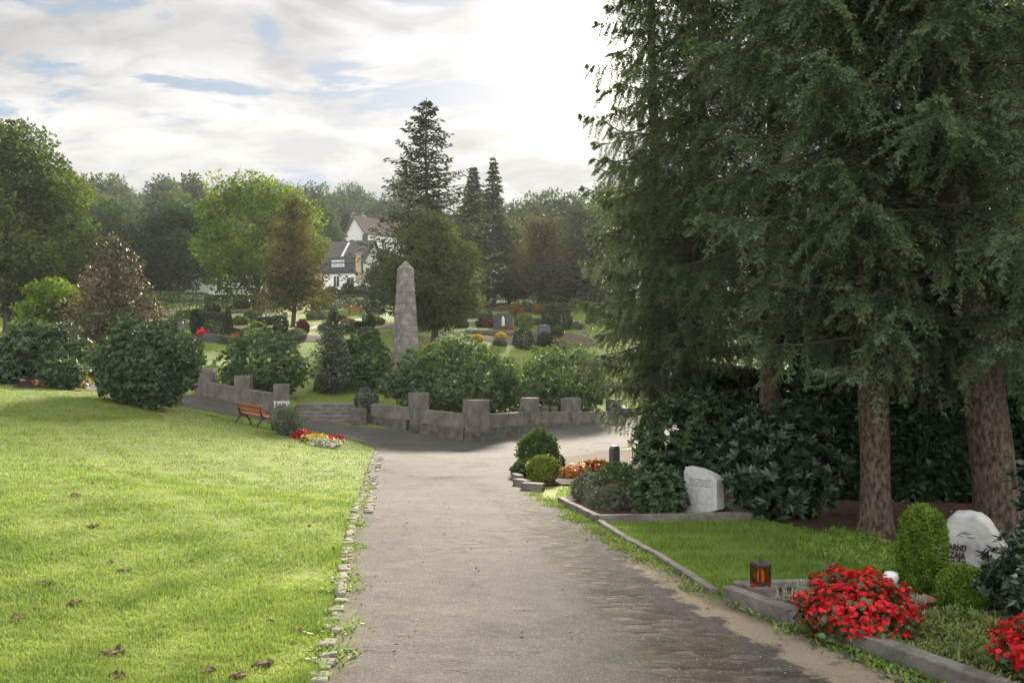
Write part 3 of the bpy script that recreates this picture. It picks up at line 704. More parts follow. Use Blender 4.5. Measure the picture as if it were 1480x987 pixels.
def f_cobble(x, y): return np.max([np.clip(1-seg_dist(x, y, l)/(w*.78), 0, 1) for l, w in cobble_lines], 0)
def crown_z(x, y): return .012*fbm(np.stack([x, y, 0*x], -1), .9, 4)
path = sheet('path', path_poly, .022, M['path'], .15, attrs={'sand': f_sand, 'edge': f_edge, 'cobble': f_cobble}, zadd=crown_z)

# small paths and beds on the far slope
def ribbon(line, w):
    a = np.array(smooth_line(line, 1)); t = unit(np.gradient(a, axis=0)); nrm = np.stack([-t[:, 1], t[:, 0]], 1)
    return [tuple(p) for p in a+nrm*w/2]+[tuple(p) for p in (a-nrm*w/2)[::-1]]
sheet('path', ribbon([xy(372, 496), xy(400, 486), xy(440, 476), xy(470, 470), xy(520, 462)], 1.1), .03, M['gravel'], .8)
sheet('path', ribbon([xy(655, 466), xy(700, 462), xy(770, 462), xy(840, 466)], 1.3), .03, M['gravel'], .9)
def ell(px, py, rx, ry, n=18):
    p = gp(px, py); return [(p.x+rx*math.cos(k*2*math.pi/n)*(1+.12*math.sin(3*k)), p.y+ry*math.sin(k*2*math.pi/n)) for k in range(n)]
for (px, py, rx, ry) in ((325, 474, 5, 5), (345, 492, 3.6, 1.6), (425, 488, 3.6, 1.6), (520, 472, 4.6, 6), (735, 482, 3.4, 2.2), (722, 492, 3.2, 1.0), (800, 488, 3.2, 3), (300, 455, 9, 5), (735, 447, 8, 4)):
    sheet('soil', ell(px, py, rx, ry), .028, M['soil'], .7)

# soil of the three plots and under the spruces
plot_small = [xy(744, 692), xy(752, 684), xy(790, 664), xy(880, 651), xy(935, 650), xy(960, 668), xy(900, 700), xy(848, 702), xy(800, 702), xy(764, 706)]
sheet('soil', plot_small, .03, M['soil'], .25)
plot_mid = [xy(812, 727), xy(864, 752), xy(1083, 747), xy(1049, 734), xy(1010, 705), xy(930, 690), xy(850, 698)]
sheet('soil', plot_mid, .045, M['soil'], .2, zadd=lambda x, y: .025*fbm(np.stack([x, y, 0*x], -1), 2.2, 1))
forest_floor = [xy(1055, 733), xy(1100, 748), xy(1190, 772), xy(1290, 792), (6.1, 7.6), (16, 6.5), (18, 24), (9, 27), (5.5, 22), (3.2, 16.5)]
sheet('soil', forest_floor, .03, M['soil'], .3, zadd=lambda x, y: .03*fbm(np.stack([x, y, 0*x], -1), 1.6, 2))
k0 = (1.66, 6.12); kdir = unit(np.array([.60, -1.62])); kb = (4.45, 6.72)
plot_near = [k0, (1.66+kdir[0]*5, 6.12+kdir[1]*5), (6.2, 2.2), (6.2, 6.75), kb, (1.72, 6.40)]
sheet('soil', plot_near, .05, M['soil'], .2, zadd=lambda x, y: .02*fbm(np.stack([x, y, 0*x], -1), 2.5, 3))
bed_left = [xy(20, 560), xy(60, 561), xy(118, 566), xy(120, 556), xy(60, 549), xy(18, 551)]
sheet('soil', bed_left, .03, M['soil'], .3)

# ------------------------------------------------------------------ grass blades (nobody could count them)
def grass(name, n, y0, y1, xf, regions_ok, regions_no, mat, hgt, seed, nearw=.0028, pw=2.0, xlo=None, xhi=None):
    r = np.random.default_rng(seed)
    if pw == 2.0: Y = 1/(1/y0-r.random(n)*(1/y0-1/y1))
    else: Y = y0+(y1-y0)*r.random(n)
    lo, hi = xf(Y); X = lo+(hi-lo)*r.random(n)
    k = np.ones(n, bool)
    if regions_ok: k &= np.any([pip(X, Y, p) for p in regions_ok], 0)
    for p in regions_no: k &= ~pip(X, Y, p)
    X, Y = X[k], Y[k]; n = len(X); Z = H(X, Y)
    P = np.column_stack([X, Y, Z]); tuft = fbm(np.column_stack([X, Y, 0*X]), 2.4, seed)+.6*fbm(np.column_stack([X, Y, 0*X]), 7, seed+1)
    h = hgt*(.55+.7*r.random(n))*(1+.6*tuft)*np.clip(1+(Y-8)*.012, 1, 1.35); w = np.maximum(nearw, .00075*Y)*(.7+.6*r.random(n))
    a = r.random(n)*6.283; ln = .25+.55*r.random(n)
    d1 = np.column_stack([np.cos(a)*ln*.5, np.sin(a)*ln*.5, np.ones(n)]); d1 = unit(d1)
    d2 = unit(np.column_stack([np.cos(a)*ln*1.7, np.sin(a)*ln*1.7, np.ones(n)*.8]))
    b = r.random(n)*6.283; S = np.column_stack([np.cos(b), np.sin(b), 0*b])*w[:, None]/2
    m = P+d1*h[:, None]*.55; t = m+d2*h[:, None]*.5
    V = np.stack([P-S, P+S, m+S*.8, m-S*.8, t], 1).reshape(-1, 3); j = np.arange(n)[:, None]*5
    q = j+np.array([[0, 1, 2, 3]]); tr = j+np.array([[3, 2, 4]])
    var = np.clip(.42-.17*tuft+.5*(r.random(n)-.5)+.35*(r.random(n) < .05), 0, 1)
    return mk(name, V, [q, tr], mat, None, np.concatenate([var, var])), P
lawn_hole = [path_poly]
g1, _ = grass('grass', 430000, 3.2, 33, lambda Y: (-(.78*Y+1.5), np.full(len(Y), -.5)), None, lawn_hole+[bed_left], M['grass'], .037, 3)
tag(g1, kind='stuff')
g2, _ = grass('grass', 150000, 5.6, 18, lambda Y: (.10*Y-.6, .62*Y+1.0), [[xy(760, 706), xy(815, 735), xy(870, 772), xy(935, 808), (1.66, 6.3), (1.8, 6.5), (4.5, 6.85), (6.3, 7.4), xy(1290, 790), xy(1190, 770), xy(1100, 752), xy(864, 756), xy(810, 728), xy(848, 704), xy(800, 704)]], [plot_near, plot_mid, plot_small], M['grass_dark'], .05, 4)
tag(g2, kind='stuff')
g3, _ = grass('grass', 60000, 33, 110, lambda Y: (-.62*Y, .2*Y), None, [path_poly, [(-24, 36.2), (-16, 37.5), (-11, 35), (-8.6, 34), (-6, 33), (-4, 32.5), (-1.4, 31.5), (.8, 34.5), (2.9, 37.5), (5.2, 41.5), (6, 60), (-16, 60)]], M['grass'], .07, 5)
tag(g3, kind='stuff')
# weeds and moss along the path margins
def weeds(line, n, seed, spread, name='weeds', mat='grass_dark', hgt=.04):
    r = np.random.default_rng(seed); L = dense_line(line, .03); k = r.integers(0, len(L), n); A = np.array(L)[k]
    cl = np.array(L)[r.integers(0, len(L), max(6, n//260))]; use = r.random(n) < .75
    A = np.where(use[:, None], cl[r.integers(0, len(cl), n)]+r.normal(size=(n, 2))*.07, A)+r.normal(size=(n, 2))*spread
    P = np.column_stack([A, H(A[:, 0], A[:, 1])+.015]); a = r.random(n)*6.28
    D = unit(np.column_stack([np.cos(a), np.sin(a), .3+1.2*r.random(n)])); U = np.tile([[0, 0, 1.]], (n, 1))+r.normal(size=(n, 3))*.2
    LL = hgt*(.5+r.random(n)); V, q = leaves6(P, D, unit(U), LL, LL*.28)
    return tag(mk(name, V, q, M[mat], None, np.repeat(r.random(n), 2)), kind='stuff')
weeds([xy(474, 980), xy(490, 905), xy(500, 840), xy(509, 780), xy(521, 728), xy(533, 688)], 2600, 21, .05)
weeds([xy(770, 714), xy(815, 740), xy(872, 777), xy(935, 815), xy(1030, 866)], 4200, 22, .06, mat='grass')
weeds([(1.66, 5.96), (2.02, 4.9), (2.4, 3.9)], 1300, 23, .035)

# fallen brown needles, leaves and small litter: small curled flakes
def litter(name, n, region, seed, L, mat):
    r = np.random.default_rng(seed); P = np.array(region); lo, hi = P.min(0), P.max(0)
    X = lo[0]+(hi[0]-lo[0])*r.random(n*3); Y = lo[1]+(hi[1]-lo[1])*r.random(n*3); k = np.where(pip(X, Y, region))[0][:n]; X, Y = X[k], Y[k]
    Q = np.column_stack([X, Y, H(X, Y)+(.028 if name == 'path_grit' else .05)]); a = r.random(len(k))*6.28; D = np.column_stack([np.cos(a), np.sin(a), r.normal(size=len(k))*.15])
    U = unit(np.array([[0, 0, 1.]])+r.normal(size=(len(k), 3))*.4); LL = L*(.5+r.random(len(k))); V, q = leaves6(Q, unit(D), U, LL, LL*.5)
    return tag(mk(name, V, q, M[mat], None, np.repeat(r.random(len(k)), 2)), kind='stuff')
M['litter'] = foliage_mat('dry_litter', [(.05, .03, .018), (.10, .06, .035), (.17, .11, .06), (.26, .19, .10)], .15, .8, .1)
litter('leaf_litter', 2600, forest_floor, 31, .05, 'litter'); litter('leaf_litter', 900, plot_mid, 32, .035, 'litter'); litter('leaf_litter', 700, plot_near, 33, .03, 'litter')
litter('leaf_litter', 260, [(-9, 9), (-2.2, 4), (-1.0, 4), (-1.2, 9), (-3.5, 22), (-12, 22)], 35, .05, 'litter')
litter('leaf_litter', 420, [(-.7, 3.8), (2.3, 3.8), (1.5, 6.5), (2.0, 12), (-2, 14), (-1, 7)], 34, .022, 'litter')

M['grit'] = foliage_mat('path_grit', [(.09, .075, .06), (.15, .13, .11), (.21, .19, .16), (.28, .26, .225)], .0, .9, .1)
litter('path_grit', 1000, [xy(800, 770), xy(900, 800), xy(1030, 870), (2.0, 4.9), (2.5, 3.6), (.9, 3.6), (.75, 6.5)], 36, .013, 'grit')
litter('path_grit', 900, [(-.85, 4), (-.5, 4), (-.9, 9), (-2.6, 16), (-3.6, 22), (-3.9, 22), (-2.9, 16), (-1.3, 9)], 37, .016, 'grit')
# ------------------------------------------------------------------ edging and setts of the path
def stones(name, items, mat, seed, kind='structure'):
    """low worn stones set in the ground: (x, y, lx, ly, h, rot)"""
    r = random.Random(seed); b = BM()
    for x, y, lx, ly, h, a in items:
        b.box((x, y, h1(x, y)+h*.5-.035+.024), (lx, ly, h+.07), (r.uniform(-.07, .07), r.uniform(-.07, .07), a), min(lx, ly)*.20, 2)
    for v in b.b.verts: v.co += Vector(noise.noise_vector(v.co*14))*.009
    return tag(b.build(name, mat, None, True), kind=kind)
r = random.Random(5); it = []
ln = dense_line(left_edge[1:]+corner[1:3], .105)
for a, b_ in zip(ln, ln[1:]):
    d = math.atan2(b_[1]-a[1], b_[0]-a[0])
    if a[1] < 3 or r.random() < .16: continue
    big = a[1] < 5.6
    o = r.uniform(-.025, .02)-.03
    it.append((a[0]-math.sin(d)*-o*0+o*math.sin(d)*-1*-1, a[1]-o*math.cos(d)*0, r.uniform(.06, .11), r.uniform(.06, .13), r.uniform(.002, .022), d+r.uniform(-.2, .2)))
    if 10.5 < a[1] < 22 and r.random() < .7: it.append((a[0]+.15+r.uniform(-.02, .03), a[1]+r.uniform(-.03, .03), r.uniform(.06, .09), r.uniform(.10, .15), r.uniform(.008, .025), d+r.uniform(-.2, .2)))
stones('kerb_edging', it, M['edging'], 6)
# ------------------------------------------------------------------ near grave on the right: kerbs, lantern, heather, begonias, boulder stone
def kerb_piece(name, label, pts, w, h, sink=.12, mat='concrete', group=None, seed=0, tilt=0):
    o = thing(name, label, 'kerb', (*pts[0], h1(*pts[0])), 0, group); b = BM(); z0 = h1(*pts[0])
    for a, c in zip(pts, pts[1:]):
        L = math.hypot(c[0]-a[0], c[1]-a[1]); n = max(1, round(L/1.9)); ang = math.atan2(c[1]-a[1], c[0]-a[0])
        for k in range(n):
            t = (k+.5)/n; x, y = a[0]+(c[0]-a[0])*t, a[1]+(c[1]-a[1])*t; zl = h1(a[0]+(c[0]-a[0])*k/n, a[1]+(c[1]-a[1])*k/n); zr = h1(a[0]+(c[0]-a[0])*(k+1)/n, a[1]+(c[1]-a[1])*(k+1)/n)
            b.box((x-pts[0][0], y-pts[0][1], (zl+zr)/2+(h-sink)/2-z0), (L/n-.006, w, h+sink), (0, -math.atan2(zr-zl, L/n), ang), .012, 2)
    b.rough(.006, 9, 3, seed); return b.build('kerbstones', M[mat], o, False) and o
kend = (k0[0]+kdir[0]*4.6, k0[1]+kdir[1]*4.6)
kerb_piece('grave_kerb', 'thick grey stone kerb beside the sandy path, in front of the lantern and begonias', [k0, kend], .11, .13, seed=1)
kerb_piece('grave_kerb', 'grey kerb along the grass behind the lantern and the silver heather', [(1.76, 6.36), kb], .07, .10, seed=2)
kerb_piece('grave_kerb', 'low pale kerb between the clipped ball and the feathery ground cover', [(2.62, 5.52), (5.2, 5.58)], .06, .065, seed=3)

p = gp(1099, 872)
o = thing('lantern_plinth', 'small square stone block carrying the grave lantern behind the kerb', 'stone block', p, .45)
BM().box((0, 0, .06), (.20, .18, .17), bev=.008).rough(.003, 20, 2).build('block', M['edging'], o); top = p+Vector((0, 0, .145))
o = thing('grave_lantern', 'small dark metal grave lantern with amber candle, standing on the stone block', 'lantern', top+Vector((.005, .01, 0)), .42)
b = BM(); b.box((0, 0, .008), (.112, .112, .016), bev=.003); b.box((0, 0, .16), (.112, .112, .02), bev=.003, taper=.86)
for sx in (-1, 1):
    for sy in (-1, 1): b.box((sx*.049, sy*.049, .085), (.013, .013, .14))
for s in (-1, 1):
    for z in (.022, .142): b.box((0, s*.049, z), (.088, .011, .013)); b.box((s*.049, 0, z), (.011, .088, .013))
b.build('frame', M['lantern'], o)
b = BM()
for s in (-1, 1): b.box((0, s*.047, .082), (.082, .0016, .106)); b.box((s*.047, 0, .082), (.0016, .082, .106))
b.build('glass', M['pane'], o)
BM().lathe([(.0, .017), (.027, .018), (.029, .03), (.026, .085), (.018, .112), (.0, .114)], 20).build('candle', M['candle'], o, True)
b = BM(); b.tube([(0, 0, .168), (0, 0, .178)], .006, 8); b.tube([(.014*math.cos(a), 0, .189+.014*math.sin(a)) for a in np.linspace(-1.57, 4.5, 14)], .0032, 6); b.build('ring', M['iron'], o, True)
for k, (dx, dy) in enumerate(((-.075, -.03), (-.058, -.055), (-.03, -.062), (.05, -.06), (-.08, -.055))):
    o = BM().lathe([(0, 0), (.011, .001), (.014, .008), (.010, .015), (0, .017)], 10).build('rose_hip', M['petal_red'], None, True)
    o.location = top+Vector((dx, dy, 0)); tag(o, 'small red rose hip lying on the stone block at the foot of the lantern', 'rose hip', 'red rose hips around the lantern')

def heather(loc, R, n, seed, label):
    o = thing('silver_heather', label, 'plant', loc, 0, 'silver heathers on the near grave'); rr = np.random.default_rng(seed)
    P, D, L = [], [], []; Sx = []
    for k in range(n):
        a = rr.random()*6.28; q = R*.5*math.sqrt(rr.random()); b0 = np.array([q*math.cos(a), q*math.sin(a), 0]); d = unit(np.array([math.cos(a)*.5*rr.random(), math.sin(a)*.5*rr.random(), 1.])); h = R*(.8+.7*rr.random())
        t = np.linspace(.1, 1, 34); Q = b0+np.outer(t*h, d); T = np.repeat(d[None], 34, 0); u = rot_about(perp(T), T, rr.random(34)*6.28)
        P.append(Q); D.append(unit(T*.9+u*.6)); L.append(.016*(1.2-t*.6)); Sx.append(unit(np.cross(D[-1], u+.1)))
    P, D, L, Sx = map(np.concatenate, (P, D, L, Sx)); V, f = leaves3(P, D, Sx, L*1.2, L*.7)
    mk('sprigs', V, f, M['silver'], o, rr.random(len(P))); return o
heather(gp(1142, 886), .13, 75, 1, 'silver heather tuft between the lantern block and the red begonias')
heather(gp(1322, 886), .10, 50, 2, 'silver heather tuft in front of the round brown stone')
heather(gp(1165, 868), .11, 60, 3, 'silver heather tuft half hidden behind the red begonia mound')

def begonia(loc, R, nleaf, nfl, seed, label, group='red begonia mounds on the near grave', petal='petal_red', name='begonia', leaf='begonia_leaf', fl=.0175, lf=.042):
    global rng
    rng = np.random.default_rng(seed); o = thing(name, label, 'flowers', loc, 0, group)
    P, N, s = shrub_surface(nleaf, R, .26, 3.4, seed, zc=.3, shell=.35); m = len(P)
    D = unit(N*.5+rng.normal(size=(m, 3))*.6+np.array([[0, 0, .1]])); U = unit(N+np.array([[0, 0, .4]])+rng.normal(size=(m, 3))*.3)
    LL = lf*(.6+.7*rng.random(m)); V, q = leaves6(P, D, U, LL, LL*.8, .14, .15); mk('leaves', V, q, M[leaf], o, np.repeat(rng.random(m), 2))
    P, N, s = shrub_surface(nfl, (R[0]*1.03, R[1]*1.03, R[2]*1.03), .26, 3.4, seed, zc=.3, shell=.12, bottom=-.45); m = len(P)
    w = rng.random(m) < np.clip(.35+.75*N[:, 2]+.3*fbm(P, 6/R[0]*.5, seed), .12, 1); P, N = P[w], N[w]; m = len(P)
    A = unit(N+rng.normal(size=(m, 3))*.3); A4, u = dirs_around(A, 5, 0); ang = np.tile(np.arange(5)*1.2566, m)+np.repeat(rng.random(m)*6, 5)
    u = rot_about(np.repeat(perp(A), 5, 0), A4, ang); LL = np.repeat(fl*(.65+.6*rng.random(m)), 5)*np.tile([1, .8, 1, .75, .9], m)
    D = unit(u*.9+A4*.35); V, q = leaves6(np.repeat(P, 5, 0), D, A4, LL, LL*1.05, .10, .2)
    f = mk('blossoms', V, q, M[petal], o, np.repeat(np.clip(np.repeat(rng.random(m), 5)*.7+.3*rng.random(m*5), 0, 1), 2)); f['kind'] = 'stuff'
    return o
begonia(Vector((2.20, 5.10, h1(2.2, 5.1)+.03)), (.34, .33, .385), 1500, 2900, 1, 'big mound of bright red begonias at the kerb beside the lantern')
begonia(Vector((2.98, 4.22, h1(2.98, 4.22)+.03)), (.36, .33, .35), 1300, 2600, 2, 'mound of bright red begonias at the front, cut by the edge of the view')

# clipped thujas
def clipped(name, label, loc, R, n, seed, prof=None, mat='thuja', L=.022, W=.012, bump=.05, cat='shrub', group=None, zc=.45, up=.35, shell=.14, bottom=-.97, jit=.7, stem=True):
    global rng
    rng = np.random.default_rng(seed); o = thing(name, label, cat, loc, 0, group)
    card_bush('foliage', R, n, L, W, M[mat], o, seed, bump, 4., shell, zc, up, bottom, jit, prof)
    if stem: stems('stem', R, 3, M['bark_grey'], o, min(.03, R[0]*.09), seed)
    return o
clipped('columnar_thuja', 'bright green clipped columnar thuja in front of the dark spruce shade', gp(1333, 862), (.175, .17, .72), 15000, 3, prof=capsule(2.7), bump=.05)
clipped('ball_thuja', 'small bright green clipped thuja ball beside the pale boulder headstone', gp(1391, 889), (.17, .165, .36), 9000, 4, L=.02, W=.011, bump=.03)

# boulder headstone
p = gp(1412, 858); p = at(1413, 6.75)
o = thing('boulder_headstone', 'pale natural boulder headstone with dark raised lettering beneath a spruce trunk', 'headstone', p, math.radians(-36))
outl = [(-.30, -.08), (-.285, .16), (-.245, .36), (-.205, .52), (-.14, .60), (-.05, .615), (.02, .60), (.085, .545), (.135, .45), (.175, .36), (.265, .27), (.335, .15), (.37, -.08)]
outl = [(x*1.08, z*.97) for x, z in outl]
def boulder_mesh(outl, th, name, mat, par, seed):
    pts = np.array(outl); cen = np.array([pts[:, 0].mean(), .27]); V, q = [], []
    dn = np.array(dense_line([tuple(t) for t in pts]+[tuple(pts[0])], .03)[:-1]); m = len(dn)
    rings = [(-th/2, .30), (-th/2, .6), (-th/2, .86), (-th*.46, .95), (-th*.30, 1.0), (0, 1.02), (th*.3, .98), (th*.5, .85), (th*.55, .5)]
    for y, s in rings:
        for d in dn:
            w = cen+(d-cen)*s; nn = noise.noise((w[0]*5+seed, w[1]*5, y*6))*.022+noise.noise((w[0]*14, w[1]*14, y*14+seed))*.009
            flat = .25 if y <= -th*.49 else 1
            V.append((w[0]+nn*flat*.6, y+nn*flat, w[1]+nn*.5))
    for i_ in range(len(rings)-1):
        a = i_*m+np.arange(m); b2 = i_*m+(np.arange(m)+1) % m; q.append(np.stack([a, b2, b2+m, a+m], 1))
    V.append((cen[0], -th/2, cen[1])); V.append((cen[0], th*.56, cen[1])); t0 = np.stack([np.arange(m), np.full(m, len(V)-2), (np.arange(m)+1) % m], 1); l = (len(rings)-1)*m
    t1 = np.stack([l+np.arange(m), l+(np.arange(m)+1) % m, np.full(m, len(V)-1)], 1)
    return mk(name, V, [np.concatenate(q), np.concatenate([t0, t1])], mat, par, smooth=True)
boulder_mesh(outl, .24, 'stone', M['boulder'], o, 3)
def lettering(txt, size, loc, par, mat, name='lettering', depth=.006, tilt=0., rot=(math.pi/2, 0, 0), sx=1.0):
    c = bpy.data.curves.new(name, 'FONT'); c.body = txt; c.size = size; c.extrude = depth; c.offset = .0012; c.resolution_u = 3
    t = bpy.data.objects.new('tmp_text', c); COL.objects.link(t); bpy.context.view_layer.update()
    me = bpy.data.meshes.new_from_object(t.evaluated_get(bpy.context.evaluated_depsgraph_get())); bpy.data.objects.remove(t); me.materials.clear(); me.materials.append(mat)
    l = bpy.data.objects.new(name, me); COL.objects.link(l); l.parent = par; l.location = loc; l.rotation_euler = (rot[0], tilt, rot[2]); l.scale = (sx, 1, 1); return l
for txt, sz, x, z in (('ARND', .072, -.20, .272), ('CZAJA', .078, -.228, .205), ('* 18.10.1967', .056, -.262, .150), ('\u2020 18. 1.', .056, -.268, .098)):
    lettering(txt, sz, (x, -.126, z), o, M['letters'], sx=.66)
b = BM()
for k in range(5):
    a = k*.42; x, z = -.15+.022*k, .385+.035*math.sin(a*1.7); b.tube([(x, -.122, z), (x+.025, -.125, z+.02*math.cos(a)), (x+.06, -.122, z+.015*math.sin(a*2))], [.003, .005, .002], 5)
b.build('rose_relief', M['engrave'], o)

p = gp(1312, 884)
o = thing('slanted_stone', 'dark grey polished stone with a slanted top between begonias and thuja column', 'stone', at(1309, 6.0), -.35)
BM().prism([(-.12, -.05), (.12, -.05), (.12, .055), (-.12, .15)], .15, bev=.006).build('stone', M['granite_dark'], o)
o = thing('round_stone', 'rounded reddish brown stone low beside the clipped thuja ball', 'stone', at(1339, 5.92)); b = BM(); b.lathe([(.085, -.05), (.09, .0), (.08, .05), (.05, .075), (0, .085)], 24); b.rough(.006, 8, 0); b.build('stone', M['terracotta'], o, True)
o = thing('grave_ornament', 'white rounded ornament peeping out behind the top of the begonias', 'ornament', at(1288, 6.25)); b = BM(); b.lathe([(.04, -.02), (.05, .06), (.035, .10), (.06, .15), (.045, .19), (0, .20)], 20); b.build('figure', M['white_ceramic'], o, True)

# feathery ground cover on the near plot
def cover(name, region, n, seed, mat, L, dens_h=.06):
    r = np.random.default_rng(seed); P = np.array(region); lo, hi = P.min(0), P.max(0)
    X = lo[0]+(hi[0]-lo[0])*r.random(n*3); Y = lo[1]+(hi[1]-lo[1])*r.random(n*3); k = np.where(pip(X, Y, region))[0][:n]; X, Y = X[k], Y[k]; m = len(X)
    tz = fbm(np.column_stack([X, Y, 0*X]), 4, seed); Z = H(X, Y)+.045+np.maximum(0, dens_h*(.6+tz))*r.random(m)
    a = r.random(m)*6.28; D = unit(np.column_stack([np.cos(a), np.sin(a), .2+1.3*r.random(m)])); U = unit(np.array([[0, 0, 1.]])+r.normal(size=(m, 3))*.5)
    LL = L*(.5+r.random(m)); V, q = leaves4(np.column_stack([X, Y, Z]), D, U, LL, LL*.24)
    return tag(mk(name, V, q, M[mat], None, np.clip(.5-.3*tz+.45*(r.random(m)-.5), 0, 1)), kind='stuff')
cover('ground_cover', [(2.2, 4.75), (3.0, 2.6), (5.2, 2.6), (5.2, 5.5), (2.7, 5.48)], 34000, 41, 'groundcover', .045)
cover('ground_cover', [(3.2, 5.62), (5.4, 5.62), (5.4, 6.6), (3.2, 6.6)], 4000, 42, 'grass_dark', .04, .03)
cover('ground_cover', [xy(1150, 800), xy(1210, 770), xy(1290, 792), (5.0, 7.2), (4.4, 6.9), (3.1, 6.9)], 5000, 43, 'grass_dark', .05, .05)

# ------------------------------------------------------------------ evergreens
def rhodo(name, label, loc, R, n, K, L, W, mat, seed, cat='shrub', group=None, stem=True, **kw):
    global rng
    rng = np.random.default_rng(seed); o = thing(name, label, cat, loc, 0, group)
    rosette_bush('foliage', R, n, K, L, W, M[mat], o, seed, **kw)
    if stem: stems('stems', R, 6, M['bark_grey'], o, max(.012, .018*R[0]), seed)
    return o
def by_px(px, py, w, h, Y=None):
    p = gp(px, py) if Y is None else at(px, Y); return p, w/2/F*p.y, h/F*p.y
p, rx, h = by_px(1152, 757, 196, 175)
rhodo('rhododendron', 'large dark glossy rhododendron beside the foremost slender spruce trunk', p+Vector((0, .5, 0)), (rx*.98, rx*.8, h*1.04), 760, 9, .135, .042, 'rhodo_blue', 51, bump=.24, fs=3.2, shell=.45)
p, rx, h = by_px(1010, 712, 190, 135)
rhodo('rhododendron', 'dark rhododendron overhanging the road behind the pale granite headstone', p+Vector((0, .9, 0)), (rx, rx*.8, h*1.08), 900, 8, .135, .042, 'rhodo', 52, bump=.24, fs=3.4, shell=.45)
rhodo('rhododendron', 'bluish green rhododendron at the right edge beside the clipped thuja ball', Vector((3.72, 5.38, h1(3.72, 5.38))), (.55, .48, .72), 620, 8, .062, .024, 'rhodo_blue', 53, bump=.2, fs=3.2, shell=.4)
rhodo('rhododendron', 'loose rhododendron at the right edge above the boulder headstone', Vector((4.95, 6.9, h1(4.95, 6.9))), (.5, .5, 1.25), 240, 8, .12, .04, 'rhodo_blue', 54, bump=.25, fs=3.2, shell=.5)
p, rx, h = by_px(957, 750, 88, 77)
rhodo('rhododendron', 'compact dark rhododendron at the left side of the pale granite headstone', p+Vector((0, .25, 0)), (rx, rx*.85, h*1.02), 520, 8, .085, .030, 'rhodo', 55, bump=.16)
clipped('broadleaf_shrub', 'bright mid green dense shrub between the grey shrub and the compact rhododendron', at(893, 12.6), (.36, .34, .60), 5200, 56, mat='boxhedge', L=.05, W=.02, bump=.14, jit=.8)
clipped('grey_shrub', 'grey green small-leaved round shrub at the front corner of the kerbed plot', at(852, 12.3), (.28, .27, .47), 5200, 57, mat='greyshrub', L=.032, W=.018, bump=.14)
o = clipped('pinkish_shrub', 'low loose shrub with faded pink heads on the brown soil by the kerb', at(880, 11.35), (.27, .25, .34), 2600, 58, mat='greyshrub', L=.045, W=.02, bump=.2)
P, N, s = shrub_surface(90, (.13, .12, .10), .1, 3, 1); mm = len(P); P = P+np.array([[.02, 0, .27]]); V, q = leaves4(P, unit(N+rng.normal(size=(mm, 3))*.4), N, .05, .028); fh = mk('flower_heads', V, q, M['redleaf'], o, .5+.5*rng.random(mm)); fh['kind'] = 'stuff'
kerb_piece('grave_kerb', 'mossy kerb around the planted soil plot of the pale granite headstone', [xy(810, 727), xy(864, 755), xy(1087, 750), xy(1051, 736)], .10, .10, seed=4)
kerb_piece('path_kerb', 'low mossy concrete edging between the worn path and the shaded grass', [xy(867, 757), xy(905, 782), xy(950, 806), (1.61, 6.34)], .08, .055, seed=5)

# pale granite headstone
p = at(1018, 11.0); o = thing('granite_headstone', 'pale granite headstone with curved top on the soil in front of the rhododendrons', 'headstone', p, math.radians(-47))
BM().prism([(-.255, -.05), (.17, -.05), (.175, .045), (.10, .06), (.255, .115), (.255, .525), (.17, .575), (.06, .615), (-.08, .645), (-.255, .655)], .185, bev=.008).rough(.0025, 12, 1).build('stone', M['granite_light'], o)
BM().prism([(-.30, -.05), (-.262, -.05), (-.262, .60), (-.30, .60)], .13, Matrix.Translation((0, .01, 0)), bev=.006).build('side_slab', M['granite_light'], o)
b = BM(); z0 = .42
b.box((-.01, -.0945, z0+.085), (.36, .004, .007)); b.box((-.01, -.0945, z0-.005), (.36, .004, .007)); rr = random.Random(3)
for k in range(11):
    x = -.165+k*.031; b.box((x, -.0945, z0+.04), (.005, .004, .055), (0, rr.uniform(-.4, .4), 0)); b.box((x+.012, -.0945, z0+.04+rr.choice((-.025, 0, .025))), (.016, .004, .005))
b.build('inscription', M['engrave'], o)

# small plot at the fork
o = thing('false_cypress', 'rounded dark green dwarf cypress at the tip of the small plot by the fork', 'shrub', at(778, 18.2)); rng = np.random.default_rng(60)
card_bush('foliage', (.46, .44, .93), 9000, .06, .034, M['thuja'] if False else M['boxhedge'], o, 60, .20, 4.5, .25, .42, .55, -.95, .5); stems('stem', (.3, .3, .8), 3, M['bark_grey'], o, .03, 2)
clipped('dwarf_conifer', 'tiny dark dwarf conifer at the right foot of the rounded cypress', at(806, 18.6), (.17, .16, .36), 1500, 61, mat='yew', L=.045, W=.02, bump=.15)
clipped('lime_shrub', 'yellow tipped euonymus shrub in front of the rounded cypress', at(785, 15.6), (.31, .29, .52), 5200, 62, mat='lime_shrub', L=.04, W=.026, bump=.14)
clipped('juniper', 'low spreading dark juniper behind the stacked edging stones', at(757, 16.6), (.24, .3, .34), 2600, 63, mat='darkleaf', L=.06, W=.018, bump=.2)
begonia(at(862, 18.3), (.42, .3, .24), 500, 120, 3, 'row of red flowers on yellow green leaves left of the small dark headstone', None, leaf='lime_shrub', fl=.07, lf=.07)
begonia(at(822, 16.6), (.22, .2, .22), 260, 130, 4, 'low coral red flowers right of the yellow tipped euonymus', None, petal='petal_orange', fl=.05)
begonia(at(836, 17.9), (.28, .2, .2), 240, 60, 5, 'pale yellow flowers between the dwarf conifer and the red flower row', None, petal='petal_yellow', leaf='greyshrub', fl=.05)
begonia(at(836, 16.9), (.16, .16, .22), 160, 55, 14, 'pink flower clump in front of the small dark headstone', None, petal='petal_pink', leaf='boxhedge', fl=.055)
